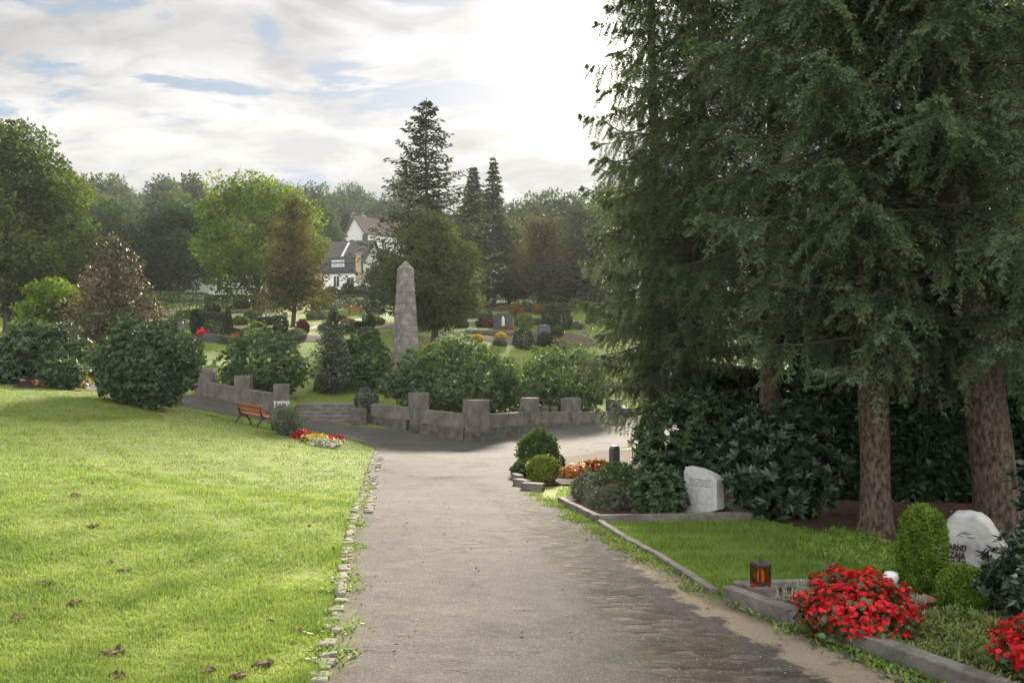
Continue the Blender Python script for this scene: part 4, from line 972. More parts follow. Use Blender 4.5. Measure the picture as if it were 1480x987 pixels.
p = at(888, 18.2); o = thing('headstone', 'small narrow dark headstone with a rounded top beside the road fork', 'headstone', p, math.radians(38))
BM().prism([(-.105, -.05), (.105, -.05), (.105, .55), (.085, .59), (.04, .615), (-.02, .61), (-.07, .58), (-.105, .545)], .14, bev=.006).rough(.002, 10, 1).build('stone', M['granite_mid'], o)
o = thing('tall_perennial', 'thin yellow green perennial stalk behind the small dark headstone', 'plant', at(912, 17.2)); P, D = [], []
for k in range(44): t = k/44; a = k*2.4; P.append((0.03*math.sin(t*5), 0, .1+.78*t)); D.append((math.cos(a), math.sin(a), .1))
V, q = leaves6(np.array(P), unit(np.array(D)), np.tile([[0, 0, 1.]], (44, 1)), .15*(1-.6*np.arange(44)/44), .05); mk('leaves', V, q, M['lime_shrub'], o, np.repeat(.5+.5*rng.random(44), 2)); BM().tube([(0, 0, -.02), (.03, 0, .5), (0, 0, .9)], [.012, .01, .004], 6).build('stalk', M['bark_grey'], o)
rr = random.Random(9)
for k, (px, py, l, lb) in enumerate(((748, 695, .34, 'upper of the two flat edging stones at the tip of the small plot'), (755, 703, .40, 'lower flat edging stone nearest the path at the tip of the small plot'), (770, 709, .42, 'long flat edging stone below the yellow tipped euonymus'))):
    p = gp(px, py); o = thing('edging_stone', lb, 'stone', p, (-1.2, -.8, -.45)[k]); BM().box((0, 0, .06), (l, .15, .16), bev=.02).rough(.012, 7, 2, k).build('slab', M['stone'], o)

# spruces
SP = []
def sp(*a, **k): SP.append(spruce(*a, **k)); return SP[-1]
g = 'old spruces in the stand on the right'
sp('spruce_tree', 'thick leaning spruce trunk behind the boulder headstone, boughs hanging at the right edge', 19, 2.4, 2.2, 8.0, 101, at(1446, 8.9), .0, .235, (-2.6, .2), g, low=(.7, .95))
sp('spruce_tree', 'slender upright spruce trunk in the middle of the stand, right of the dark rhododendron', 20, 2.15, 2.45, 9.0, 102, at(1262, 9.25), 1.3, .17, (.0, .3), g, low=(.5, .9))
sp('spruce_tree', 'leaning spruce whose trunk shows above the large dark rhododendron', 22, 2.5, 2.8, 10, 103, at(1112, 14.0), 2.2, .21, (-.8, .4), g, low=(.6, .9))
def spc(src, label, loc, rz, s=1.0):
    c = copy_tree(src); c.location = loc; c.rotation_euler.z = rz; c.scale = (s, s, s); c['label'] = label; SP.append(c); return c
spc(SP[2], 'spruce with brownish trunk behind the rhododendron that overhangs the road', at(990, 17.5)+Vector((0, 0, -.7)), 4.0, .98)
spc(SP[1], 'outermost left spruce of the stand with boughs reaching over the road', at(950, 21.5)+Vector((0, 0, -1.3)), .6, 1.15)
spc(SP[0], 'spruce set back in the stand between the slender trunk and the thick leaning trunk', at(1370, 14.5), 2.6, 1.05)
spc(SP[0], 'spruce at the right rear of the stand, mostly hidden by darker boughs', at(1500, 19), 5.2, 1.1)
# dark undergrowth behind the trunks
def hedge(label, loc, rz, D3, n, L, W, mat, seed, group=None, name='hedge'):
    global rng
    rng = np.random.default_rng(seed); o = thing(name, label, 'hedge', loc, rz, group); box_hedge('foliage', D3, n, L, W, M[mat], o, seed); return o
hedge('yew hedge in shade behind the leaning spruce and the dark rhododendrons', at(1170, 16.5), .1, (5.0, 1.4, 2.1), 20000, .17, .08, 'yew', 74)
hedge('tall dark yew hedge in deep shade behind the spruce trunks', at(1470, 13.0), -.2, (6.8, 1.8, 3.6), 70000, .17, .09, 'yew', 71)
rhodo('laurel', 'dim laurel between the two rhododendrons under the spruces', at(1070, 15.0), (1.3, .9, 1.9), 420, 8, .13, .045, 'rhodo', 73, shell=.5)
# ------------------------------------------------------------------ memorial enclosure: posts, low walls, steps, obelisk
def post(px, py, Y, w, h, rz, label, cap=True, seed=0, plinth=0, z=None):
    p = at(px, Y); p.z = zpix(py, Y) if z is None else z
    o = thing('stone_post', label, 'post', p, rz, 'stone posts of the enclosure wall'); b = BM(); b.box((0, 0, h/2-.15), (w, w, h+.3), bev=.018)
    b.rough(.008, 5, 3, seed).build('shaft', M['stone'], o)
    if plinth:
        b = BM(); b.box((0, 0, -plinth/2-.05), (w*1.16, w*1.16, plinth+.1), bev=.02); b.rough(.012, 6, 4, seed+3); b.build('plinth', M['rubble'], o)
    return o
P_ = {}
W = .62
P_['a'] = post(297, 572, 36.5, .78, 1.26, .15, 'stone post farthest left, next to the round rhododendron on the lawn', seed=1)
P_['b'] = post(352, 586, 34.4, .66, 1.30, .12, 'stone post second from the left, in front of the domed rhododendron', seed=2)
P_['c'] = post(407, 596, 33.0, .64, 1.18, .25, 'stone post left of the steps with white lime bloom below its top', seed=3)
P_['d'] = post(529, 600, 33.4, .66, .95, .2, 'stone post right of the steps, overgrown with ivy', seed=4)
P_['e'] = post(605, 612, 31.9, .66, 1.24, .45, 'stone post between the ivy post and the corner post', seed=5, plinth=.35)
P_['f'] = post(688, 622, 30.6, .74, 1.18, .72, 'stone post at the near corner of the wall by the road', seed=6, plinth=.42)
P_['g'] = post(766, 613, 34.4, .60, 1.14, .95, 'stone post first along the right hand wall after the corner', seed=7, plinth=.25)
P_['h'] = post(825, 612, 37.6, .70, 1.20, .95, 'stone post second along the right hand wall, pale bloom near its top', seed=8)
P_['i'] = post(887, 608, 41.2, .60, 1.12, .95, 'stone post at the end of the right hand wall beside the blue bag', seed=9)
# lime bloom under a drip line: white streaks on post c
o = P_['c']; b = BM(); rr = random.Random(2)
for k in range(9): x = -.28+.07*k+rr.uniform(-.02, .02); hh = rr.uniform(.03, .27); b.prism([(x-.04, .47), (x+.04, .47), (x+.012, .47-hh), (x-.008, .47-hh*.9)], .006, Matrix.Translation((0, -.3255, 0)))
b.box((0, -.326, .475), (.62, .008, .018)); b.build('lime_bloom', M['chalk'], o)
def wall(ka, kb, htop_a, htop_b, th, label, seed, plinth=0):
    a, c = P_[ka].location, P_[kb].location; mid = (a+c)/2; L = (c-a).xy.length; ang = math.atan2(c.y-a.y, c.x-a.x)
    o = thing('low_wall', label, 'wall', mid, ang, 'low stone walls of the enclosure'); rise = (c.z+htop_b)-(a.z+htop_a)
    zc_ = (a.z+htop_a+c.z+htop_b)/2-mid.z; b = BM(); hh = (htop_a+htop_b)/2+.25; n = max(1, round(L/1.6)); gap = .30
    b.box((0, 0, zc_-hh/2), (L-.62, th, hh), (0, -math.atan2(rise, L), 0), bev=.02); b.rough(.008, 4, 3, seed).build('wall_slab', M['stone'], o)
    if plinth:
        b = BM(); b.box((0, -.10, zc_-(htop_a+htop_b)/2-plinth/2+.03), (L-.66, th+.26, plinth+.12), (0, -math.atan2(rise, L), 0), bev=.02); b.rough(.014, 6, 4, seed+1).build('plinth', M['rubble'], o)
    return o
wall('a', 'b', .66, .72, .34, 'low wall between the two leftmost stone posts', 11)
wall('b', 'c', .74, .74, .34, 'low wall behind the red bench, left of the steps', 12)
wall('d', 'e', .52, .62, .34, 'low wall between the ivy post and the next post', 13, .45)
wall('e', 'f', .58, .60, .34, 'low wall left of the near corner post', 14, .40)
wall('f', 'g', .60, .55, .34, 'low wall right of the near corner post', 15, .45)
wall('g', 'h', .52, .55, .34, 'low wall between the first and second posts right of the corner', 16, .28)
wall('h', 'i', .52, .50, .34, 'low wall at the far right end of the enclosure', 17, .1)
# steps rising into the enclosure
a, c = P_['c'].location, P_['d'].location; o = thing('stone_steps', 'worn stone steps between the lime stained post and the ivy post', 'steps', (a+c)/2, math.atan2(c.y-a.y, c.x-a.x))
L = (c-a).xy.length; zb = zpix(612, 32.4)-o.location.z; zt = zpix(583, 35)-o.location.z; ns = 5; b = BM()
for k in range(ns):
    z1 = zb+(zt-zb)*(k+1)/ns; y = -.75+.42*k; b.box((.10, y+1.0, z1-.35), (L-.70, 2.0, .70), bev=.018)
b.rough(.009, 4, 3, 3).build('treads', M['stone'], o)
b = BM(); b.box((L/2-.22, -.75, zb+.12), (.62, .9, .95), bev=.03); b.rough(.02, 5, 3, 5).build('cheek_block', M['rubble'], o)
# ivy over post d
rng = np.random.default_rng(77); o = thing('ivy', 'dark ivy wrapped over the stone post right of the steps', 'ivy', P_['d'].location); Pn, Nn, s = shrub_surface(2600, (.46, .46, 1.25), .2, 3, 4, zc=.55, shell=.2); Pn[:, 2] += -.1
m = len(Pn); V, q = leaves6(Pn, unit(rng.normal(size=(m, 3))+np.array([[0, 0, -.4]])), Nn, .09*(.6+.6*rng.random(m)), .075); mk('foliage', V, q, M['rhodo_blue'], o, np.repeat(rng.random(m)*.7, 2))
b = BM(); b.tube([(0, -.1, .3), (.1, -.3, .7), (0, -.2, 1.05)], [.03, .02, .01], 6).build('stem', M['bark_grey'], o)

# obelisk
p = at(586, 42); Hh = zpix(377, 42)-p.z; o = thing('obelisk', 'tall weathered stone obelisk with a pyramid tip rising behind the rhododendrons', 'obelisk', p, math.radians(40))
def obelisk_block(b, z0, z1, h0, h1_):
    vs = []
    for z, w in ((z0, h0), (z1, h1_)):
        for sx, sy in ((-1, -1), (1, -1), (1, 1), (-1, 1)): vs.append(b.b.verts.new((sx*w, sy*w, z)))
    fs = [(3, 2, 1, 0), (4, 5, 6, 7)]+[(k, (k+1) % 4, 4+(k+1) % 4, 4+k) for k in range(4)]
    for f in fs: b.b.faces.new([vs[t] for t in f])
    return vs
zt = Hh-.42; nbk = 11; b = BM(); rr = random.Random(4)
def ow(z): return .62-.305*z/zt
z = .5
while z < zt-.1:
    z2 = min(zt, z+rr.uniform(.42, .62)); z2 = zt if zt-z2 < .25 else z2
    vs = obelisk_block(b, z+.012, z2-.012, ow(z)*rr.uniform(.985, 1.01), ow(z2)*rr.uniform(.985, 1.01)); z = z2
bmesh.ops.bevel(b.b, geom=b.b.edges[:], offset=.018, segments=1, affect='EDGES'); b.rough(.012, 4, 2, 2)
vs = obelisk_block(b, .45, zt-.05, ow(.5)-.025, ow(zt)-.025)
M['obelisk'] = solid_mat('obelisk_stone', [(.12, .105, .095), (.18, .162, .147), (.245, .225, .202), (.33, .31, .28)], 2.6, .92, .2, .6, 14, pos=[.3, .48, .6, .72], detail=8)
b.build('shaft', M['obelisk'], o)
b = BM(); vs = obelisk_block(b, zt, Hh, ow(zt), .012); b.rough(.008, 4, 2).build('tip', M['obelisk'], o)
b = BM(); b.box((0, 0, .12), (1.9, 1.9, .55), bev=.03); b.box((0, 0, .40), (1.5, 1.5, .22), bev=.03); b.rough(.012, 4, 3).build('base', M['obelisk'], o)

# shrubs inside the enclosure
def rb(px, py, w, h, label, n, seed, Y=None, mat='rhodo_sun', L=.13, name='rhododendron', dy=0, **kw):
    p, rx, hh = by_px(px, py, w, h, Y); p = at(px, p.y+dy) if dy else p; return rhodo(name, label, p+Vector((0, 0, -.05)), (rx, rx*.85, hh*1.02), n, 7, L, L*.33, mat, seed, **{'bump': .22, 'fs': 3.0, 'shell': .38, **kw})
rb(380, 588, 134, 102, 'domed rhododendron behind the low wall left of the steps', 2300, 81, Y=37.2, mat='rhodo_sun', L=.17)
rb(527, 566, 84, 84, 'rhododendron standing left of the obelisk behind the steps', 1500, 82, Y=42.5, mat='rhodo_sun', L=.18, bump=.24)
rb(655, 602, 214, 110, 'broad rhododendron filling the near corner of the walled enclosure', 4200, 83, Y=36.0, mat='rhodo_sun', L=.18, bump=.2)
rb(815, 602, 150, 106, 'rhododendron behind the right hand wall near the spruces', 2600, 84, Y=41.0, mat='rhodo_sun', L=.18, bump=.24)
rb(735, 600, 70, 75, 'pale twiggy shrub between the two large rhododendrons in the enclosure', 700, 85, Y=37.2, mat='rhodo_sun', L=.14, bump=.26, shell=.6, name='mixed_shrub')
conifer('feathery_conifer', 'soft feathery green conifer left of the obelisk', at(480, 40), 4.4, 1.15, .1, M['greyshrub'], 86, tiers=22, nb=9, card=.17, droop=-.25, up=.22, pw=.7, per=46, cat='conifer')
hedge('low clipped hedge strip behind the steps inside the enclosure', at(492, 40.5), .05, (2.6, .7, .55), 6500, .06, .03, 'boxhedge', 87)
hedge('small clipped hedge with rounded top left of the domed rhododendron', at(295, 38.5), .1, (1.25, 1.0, 1.05), 5200, .06, .03, 'boxhedge', 88)
for k, (px, w, lb) in enumerate(((464, .42, 'small dark grave slab left of its twin behind the low hedge strip'), (485, .40, 'small rounded grave slab right of its twin behind the low hedge strip'))):
    p = at(px, 41.8); o = thing('headstone', lb, 'headstone', p); BM().prism([(-w/2, -.1), (w/2, -.1), (w/2, .50), (w*.3, .64), (-w*.3, .64), (-w/2, .50)], .12, bev=.015).build('stone', M['stone'], o)
for k, (px, lb) in enumerate(((787, 'low pale stone on the soil left of the second post on the right wall'), (801, 'taller pale stone beside the second post on the right wall'))):
    o = thing('stone', lb, 'stone', at(px, 38.6)); BM().box((0, 0, .2+.03*k), (.36, .25, .65+.05*k), bev=.08).rough(.02, 6, 2, k).build('rock', M['stone'], o)
o = thing('blue_bag', 'dark blue plastic bag with pale top on the grass beside the last post', 'bag', at(902, 43.5)); b = BM(); b.lathe([(.15, 0), (.24, .12), (.25, .28), (.16, .40), (.05, .46)], 16); b.rough(.05, 5, 1).build('bag', M['blue_plastic'], o, True); b = BM(); b.lathe([(.10, .38), (.12, .43), (.06, .50), (0, .52)], 12); b.rough(.02, 6, 1).build('knot', M['white_ceramic'], o, True)
rng = np.random.default_rng(3); o = clipped('pink_rose', 'pale pink rose bush at the right foot of the obelisk', at(609, 43.5), (.62, .5, 2.2), 1500, 89, mat='petal_pink', L=.12, W=.08, bump=.3, shell=.6)

# ------------------------------------------------------------------ lawn furniture and shrubs on the left
def bench(label, loc, rz, wood, s=1.0, group=None, L=1.7):
    o = thing('park_bench', label, 'bench', loc, rz, group); o.scale = (s, s, s)
    for k, (y, z) in enumerate(((-.02, .435), (-.145, .44), (-.27, .445))): BM().box((0, y, z), (L, .112, .035), (.03, 0, 0), .008).build('seat_slat', M[wood], o)
    for k, (y, z) in enumerate(((.135, .60), (.20, .79))): BM().box((0, y, z), (L, .034, .125), (-.30, 0, 0), .008).build('back_slat', M[wood], o)
    for sx in (-1, 1):
        x = sx*(L/2-.22); b = BM()
        b.tube([(x, -.36, -.02), (x, -.30, .16), (x, -.16, .36), (x, .0, .39), (x, .12, .34), (x, .24, .17), (x, .34, -.02)], [.034, .03, .034, .036, .036, .03, .036], 8)
        b.tube([(x, -.30, .405), (x, .05, .40), (x, .12, .46), (x, .17, .62), (x, .235, .84)], [.03, .03, .034, .03, .022], 8)
        b.build('cast_iron_frame', M['iron'], o, True)
    return o
pb = at(366, 29.2)
bn = bench('orange stained wooden bench with black iron legs on the lawn', pb, math.radians(180-42), 'wood_orange', .97, L=2.0)
dx_ = Vector((math.cos(math.radians(136)), math.sin(math.radians(136)))); bn.rotation_euler.y = -math.atan2(h1(pb.x+dx_.x*.7, pb.y+dx_.y*.7)-h1(pb.x-dx_.x*.7, pb.y-dx_.y*.7), 1.4)
clipped('white_shrub', 'loose pale flowering shrub beside the orange bench', gp(414, 629), (.56, .5, 1.0), 3000, 91, mat='greyshrub', L=.09, W=.035, bump=.2, shell=.6)
begonia(gp(437, 634), (.34, .3, .26), 200, 90, 7, 'dark red and pink flowers next to the pale shrub on the lawn', None, petal='petal_red', leaf='redleaf', fl=.09, lf=.09)
begonia(gp(455, 640), (.42, .32, .28), 260, 120, 8, 'yellow and orange flowers in the middle of the lawn flower bed', None, petal='petal_yellow', leaf='lime_shrub', fl=.09, lf=.09)
begonia(gp(470, 646), (.58, .36, .25), 420, 40, 9, 'silvery white leafed plants at the near end of the lawn flower bed', None, petal='petal_white', leaf='silver', fl=.07, lf=.08)
begonia(gp(486, 644), (.24, .22, .34), 160, 90, 10, 'red flower clump at the right end of the lawn flower bed', None, petal='petal_red', leaf='boxhedge', fl=.09, lf=.08)
rb(212, 593, 158, 138, 'big round rhododendron standing alone at the edge of the lawn', 3000, 92, mat='rhodo', L=.16, bump=.24, fs=3.4, dy=.8)
rb(62, 556, 130, 94, 'spreading rhododendron with bare leaning stems on the left bed', 1900, 93, Y=30, mat='rhodo', L=.17, bump=.26, zc=.52, bottom=-.82)
rb(90, 561, 68, 48, 'small low rhododendron in front of the spreading one', 700, 94, Y=28.2, mat='rhodo', L=.13, bump=.2)
rb(4, 556, 44, 44, 'dark low shrub at the far left edge of the lawn', 500, 95, Y=27.6, mat='rhodo', L=.13, bump=.25)
o = thing('bare_stem', 'crooked dark stem leaning out under the spreading rhododendron', 'stem', at(55, 29.3)); BM().tube([(-.1, 0, -.1), (-.5, 0, .25), (-.75, -.1, .22), (-1.1, -.1, .75), (-1.35, 0, 1.1)], [.06, .05, .05, .045, .03], 8).build('wood', M['bark_grey'], o, True)
begonia(at(79, 28.6), (.75, .4, .26), 130, 150, 11, 'orange and white flowers on the soil under the spreading rhododendron', None, petal='petal_orange', leaf='begonia_leaf', fl=.11, lf=.09)
begonia(at(116, 30.6), (.3, .3, .5), 120, 60, 12, 'small orange flower clump left of the grey bench', None, petal='petal_orange', leaf='begonia_leaf', fl=.1, lf=.09)
bench('weathered grey bench partly hidden behind the big round rhododendron', at(130, 34.5), math.radians(186), 'wood_grey', 1.0, L=1.5)
clipped('upright_conifer', 'dark upright conifer just behind the big round rhododendron', at(277, 39.0), (.55, .5, 2.3), 3000, 96, mat='darkleaf', L=.16, W=.06, bump=.2)
decid('copper_tree', 'reddish brown leafed magnolia tree behind the big round rhododendron', at(164, 42), zpix(344, 42)-at(164, 42).z, 6.4, .4, 60, .17, 15000, M['copper'], 201, shape='cone', lobe_r=.34, cat='tree')
decid('young_tree', 'light green young tree between the copper tree and the left edge', at(75, 44), zpix(396, 44)-at(75, 44).z, 3.6, .8, 20, .22, 5200, M['maple'], 202, shape='egg', lobe_r=.36, cat='tree')

# soil clods and moss tufts pulled from the lawn
for k, (px, py, s, lb) in enumerate(((64, 846, .085, 'largest dark soil clod on the left of the lawn'), (105, 874, .065, 'soil clod below and right of the largest clod'), (24, 898, .06, 'pale clod of dry soil at the left edge of the lawn'), (161, 946, .075, 'dry clod on the near lawn left of the centre'), (166, 984, .07, 'clod cut by the lower edge beneath the dry one'), (380, 962, .07, 'largest dry clod near the kerb stones'), (345, 980, .07, 'flat clod beside the largest dry clod'), (302, 972, .06, 'dry clod left of the pair near the kerb'), (135, 762, .07, 'scattered clod in the middle of the left lawn'), (110, 718, .09, 'broad flat patch of thrown up soil higher on the lawn'), (178, 826, .05, 'little clod between grass tufts in mid lawn'), (160, 814, .04, 'tiny crumb of soil above the little clod in mid lawn'))):
    p = gp(px, py); o = thing('soil_clod', lb, 'soil clod', p+Vector((0, 0, .012)), k*1.3, 'soil clods on the lawn'); b = BM(); rr = random.Random(k)
    b.box((0, 0, s*.05), (s*1.15, s*.95, s*.3), (0, 0, k*.7), s*.15)
    for j in range(7):
        q = s*rr.uniform(.16, .40); b.box((rr.uniform(-.8, .8)*s, rr.uniform(-.6, .6)*s, q*.25), (q*1.5, q*1.1, q*.8), (rr.random(), rr.random(), rr.random()*3), q*.3)
    b.rough(.012, 22, 1, k); b.build('crumbs', M['clod'], o)

# ------------------------------------------------------------------ far slope: graves, hedges, shrubs
def ball(px, py, w, h, mat, label, seed, name='garden_shrub', n=2600, L=.14, W=.07, bump=.12, prof=None, Y=None, cat='shrub', group=None):
    p, rx, hh = by_px(px, py, w, h, Y); return clipped(name, label, p+Vector((0, rx*.6, -.05)), (rx, rx*.9, hh), n, seed, prof, mat, L, W, bump, cat, group)
hedge('dark clipped hedge block on the far slope above the grey grave stone', at(311, 53.5), .05, (1.72, 1.2, 1.45), 5200, .12, .05, 'yew', 301)
ball(281, 486, 13, 40, 'darkleaf', 'dark narrow column of yew left of the clipped hedge block', 302, 'columnar_yew', 2200, prof=lambda t: .75+.35*np.sin(np.clip(t*1.1, 0, 1)*2.8))
ball(328, 479, 13, 36, 'boxhedge', 'small pointed green cypress right of the clipped hedge block', 303, 'pointed_cypress', 2000, prof=lambda t: 1.25*(1-t*.85))
ball(374, 456, 9, 28, 'lime_shrub', 'yellow green narrow column tree in front of the back hedge', 304, 'columnar_cypress', 1200, prof=lambda t: 1.1*(1-t*.7), L=.2)
o = thing('headstone', 'low grey headstone below the clipped hedge block', 'headstone', at(308, 51)); BM().prism([(-.9, -.1), (.9, -.1), (.95, .30), (.3, .52), (-.8, .55)], .3, bev=.03).rough(.01, 4, 2).build('stone', M['granite_dark'], o)
begonia(at(293, 51.2), (.42, .35, .75), 260, 60, 13, 'red flowering bush left of the low grey headstone', None, petal='petal_red', leaf='redleaf', fl=.12, lf=.14)
begonia(at(340, 52.2), (.38, .3, .5), 200, 50, 15, 'red flowers right of the low grey headstone', None, petal='petal_red', leaf='redleaf', fl=.11, lf=.13)
for k, (px, py, w, h, mt, lb) in enumerate((
    (323, 497, 20, 12, 'greyshrub', 'grey green mound between the headstone and the red flowers'), (352, 497, 18, 12, 'groundcover', 'pale grassy mound right of the red flowers'),
    (361, 467, 24, 18, 'boxhedge', 'round green shrub under the bright maple'), (382, 470, 24, 12, 'yew', 'dark flat shrub right of the round green one under the maple'),
    (345, 470, 22, 13, 'lime_shrub', 'yellowish mound left of the round green shrub under the maple'), (370, 474, 16, 8, 'groundcover', 'low pale cushion below the round green shrub'),
    (404, 484, 20, 28, 'yew', 'dark round shrub touching the trunk of the brown conifer'), (426, 492, 28, 17, 'greyshrub', 'grey mound in front of the brown conifer'), (407, 497, 22, 12, 'boxhedge', 'low green mound left of the grey mound'),
    (436, 482, 16, 20, 'redleaf', 'dark red shrub right of the brown conifer trunk'), (310, 452, 12, 14, 'lime_shrub', 'small yellow shrub before the dark back hedge'), (348, 446, 20, 12, 'redleaf', 'reddish shrub under the right side of the maple'),
    (266, 462, 30, 14, 'boxhedge', 'green shrub in front of the white house wall'), (252, 470, 22, 10, 'greyshrub', 'pale low shrub left of the narrow yew column'), (305, 462, 20, 10, 'greyshrub', 'low grey shrub behind the clipped hedge block'),
    (455, 462, 26, 12, 'greyshrub', 'greyish shrub right of the brown conifer crown'), (500, 482, 22, 12, 'boxhedge', 'green cushion above the feathery conifer'), (503, 470, 18, 9, 'autumn', 'orange flowering cushion on the slope below the red bench'),
    (541, 470, 26, 12, 'lime_shrub', 'yellow green low shrub left of the obelisk tree'), (531, 485, 28, 12, 'greyshrub', 'grey rounded mound left of the obelisk shaft'), (540, 494, 16, 8, 'boxhedge', 'small green cushion at the left of the obelisk shaft'),
    (541, 455, 24, 20, 'yew', 'dark ball shrub right of the long hedge'), (553, 440, 18, 22, 'yew', 'dark ball shrub beside the cedar under the house'), (502, 426, 18, 17, 'yew', 'dark clipped ball in front of the white house'),
    (478, 425, 16, 10, 'boxhedge', 'green shrub before the ochre wall of the house'), (523, 425, 22, 12, 'greyshrub', 'pale shrub at the foot of the white house'),
    (703, 474, 30, 14, 'redleaf', 'dark purple low shrub left of the dark monument'), (757, 474, 26, 20, 'lime_shrub', 'yellow green round shrub right of the dark monument'), (747, 460, 16, 22, 'autumn', 'orange autumn shrub behind the dark monument'),
    (680, 460, 16, 20, 'boxhedge', 'green shrub at the right foot of the bushy tree'), (757, 506, 28, 32, 'yew', 'dark dwarf conifer with two tops behind the rhododendron'), (788, 502, 20, 22, 'yew', 'smaller dark dwarf conifer right of the two topped one'),
    (806, 486, 16, 14, 'boxhedge', 'green ball shrub beside the grey rock'), (795, 474, 26, 13, 'greyshrub', 'silvery spreading shrub below the blue green conifers'), (830, 476, 30, 10, 'greyshrub', 'long low grey hedge shrub at the end of the slope'),
    (722, 500, 18, 9, 'greyshrub', 'small grey cushion on the lawn below the dark monument'), (690, 492, 14, 7, 'petal_yellow', 'small yellow flower cushion on the lawn'), (724, 488, 12, 6, 'petal_yellow', 'yellow flowers in the lower bed beneath the monument'),
    (760, 452, 20, 16, 'boxhedge', 'light green shrub in front of the dark trees'), (860, 470, 22, 20, 'boxhedge', 'green shrub near the left edge of the spruce stand'))):
    Yp = gp(px, py).y; ball(px, py, w, h, mt, lb, 310+k, n=1500, L=.0022*Yp+.04, W=(.0022*Yp+.04)*.5, bump=.16)
ball(796, 461, 21, 36, 'cedar', 'blue green conifer column left of its twin before the dark trees', 360, 'clipped_conifer', 2600, L=.2, W=.08, Y=78, prof=lambda t: .9+.25*np.sin(t*2.6))
ball(814, 462, 22, 32, 'cedar', 'blue green conifer column right of its twin before the dark trees', 361, 'clipped_conifer', 2600, L=.2, W=.08, Y=79, prof=lambda t: .9+.25*np.sin(t*2.6))
hedge('long dark clipped hedge below the white house', at(506, 98), .02, (6.7, 1.6, 2.2), 9000, .2, .09, 'yew', 370)
hedge('dark back hedge left of the yellow green column', at(338, 92), .05, (6.2, 1.6, 1.5), 6500, .2, .09, 'yew', 371)
hedge('short dark back hedge behind the yellow green column', at(392, 94), .05, (3.6, 1.6, 1.7), 4500, .2, .09, 'yew', 372)
hedge('low dark hedge at the foot of the dark left trees', at(150, 84), .05, (22, 2, 2.0), 12000, .2, .09, 'darkleaf', 373)
# dark monument with a white figure
p = at(727, 69); o = thing('monument', 'dark broad monument with a pale figure in its middle on the far lawn', 'monument', p)
BM().prism([(-.85, -.1), (.85, -.1), (.85, 1.12), (.45, 1.30), (-.45, 1.30), (-.85, 1.12)], .4, bev=.03).build('stone', M['granite_dark'], o)
BM().box((0, 0, 1.33), (1.5, .5, .06), bev=.02).build('coping', M['stone'], o)
b = BM(); b.lathe([(.14, .2), (.17, .25), (.14, .7), (.16, .85), (.10, .95), (.085, 1.02), (.07, 1.10), (0, 1.12)], 14); [setattr(v.co, 'y', v.co.y*.6-.25) for v in b.b.verts]; b.build('figure', M['white_ceramic'], o, True)
begonia(at(733, 67.6), (.7, .3, .25), 120, 36, 16, 'red flowers at the foot of the dark monument', None, petal='petal_red', leaf='boxhedge', fl=.13, lf=.15)
kerb_piece('grave_kerb', 'stone border in front of the dark monument on the far lawn', [xy(672, 481), xy(718, 483), xy(768, 481)], .3, .25, seed=8, mat='stone')
for k, (px, Y, w, h, mt, lb) in enumerate(((786, 63, 1.1, .85, 'granite_dark', 'grey rock headstone right of the dwarf conifers'), (300, 86, .9, .9, 'stone', 'pale headstone in front of the back hedge under the maple'), (412, 78, .5, .8, 'stone', 'small pale headstone left of the brown conifer trunk'),
        (526, 72, .32, 1.1, 'granite_dark', 'narrow black stele on the slope left of the obelisk'), (540, 84, .8, .5, 'stone', 'flat pale stone below the dark ball shrub'), (466, 88, .7, .8, 'stone', 'grey headstone below the left end of the long hedge'),
        (762, 82, .6, .7, 'stone', 'small grey headstone between monument and conifer columns'), (694, 86, .7, .6, 'stone', 'small pale headstone at the upper edge of the far lawn'), (500, 70, .6, .55, 'stone', 'pale low stone near the orange flowering cushion'), (262, 66, .8, .7, 'stone', 'grey headstone left of the narrow yew column'), (845, 74, .8, .7, 'stone', 'grey headstone at the right end of the far lawn'))):
    p = at(px, Y); o = thing('headstone', lb, 'headstone', p, .1*(k % 3)); BM().prism([(-w/2, -.1), (w/2, -.1), (w*.48, h*.8), (w*.25, h), (-w*.3, h*.97), (-w*.5, h*.75)], .2, bev=.02).rough(.01, 4, 1, k).build('stone', M[mt], o)
bench('small red brown bench on the slope below the long hedge', at(513, 88), math.radians(175), 'wood_orange', 1.0)


for k, (px, py, w, h, mt, lb) in enumerate((
    (318, 464, 16, 8, 'redleaf', 'small reddish cushion behind the clipped hedge block'), (398, 466, 20, 9, 'greyshrub', 'grey green cushion left of the brown conifer, above the gravel path'), (335, 484, 18, 9, 'boxhedge', 'low green box mound right of the pointed cypress'),
    (470, 478, 20, 10, 'greyshrub', 'pale grey mound on the slope right of the brown conifer'), (488, 464, 22, 10, 'boxhedge', 'green mound in front of the long hedge, left of the red bench'), (518, 476, 20, 11, 'yew', 'dark cushion on the slope below the red bench'),
    (534, 474, 12, 20, 'boxhedge', 'slim green bush left of the obelisk tip'), (458, 450, 18, 14, 'yew', 'dark round bush at the left end of the long hedge'), (702, 462, 22, 9, 'boxhedge', 'low green shrub at the upper edge of the far lawn'),
    (775, 470, 22, 9, 'greyshrub', 'pale green cushion right of the monument shrubs'), (778, 455, 16, 14, 'autumn', 'rusty shrub beside the conifer columns'), (668, 474, 14, 12, 'boxhedge', 'small bush under the right side of the bushy conifer'))):
    Yp = gp(px, py).y; ball(px, py, w, h, mt, lb, 440+k, n=1400, L=.0022*Yp+.04, W=(.0022*Yp+.04)*.5, bump=.18)
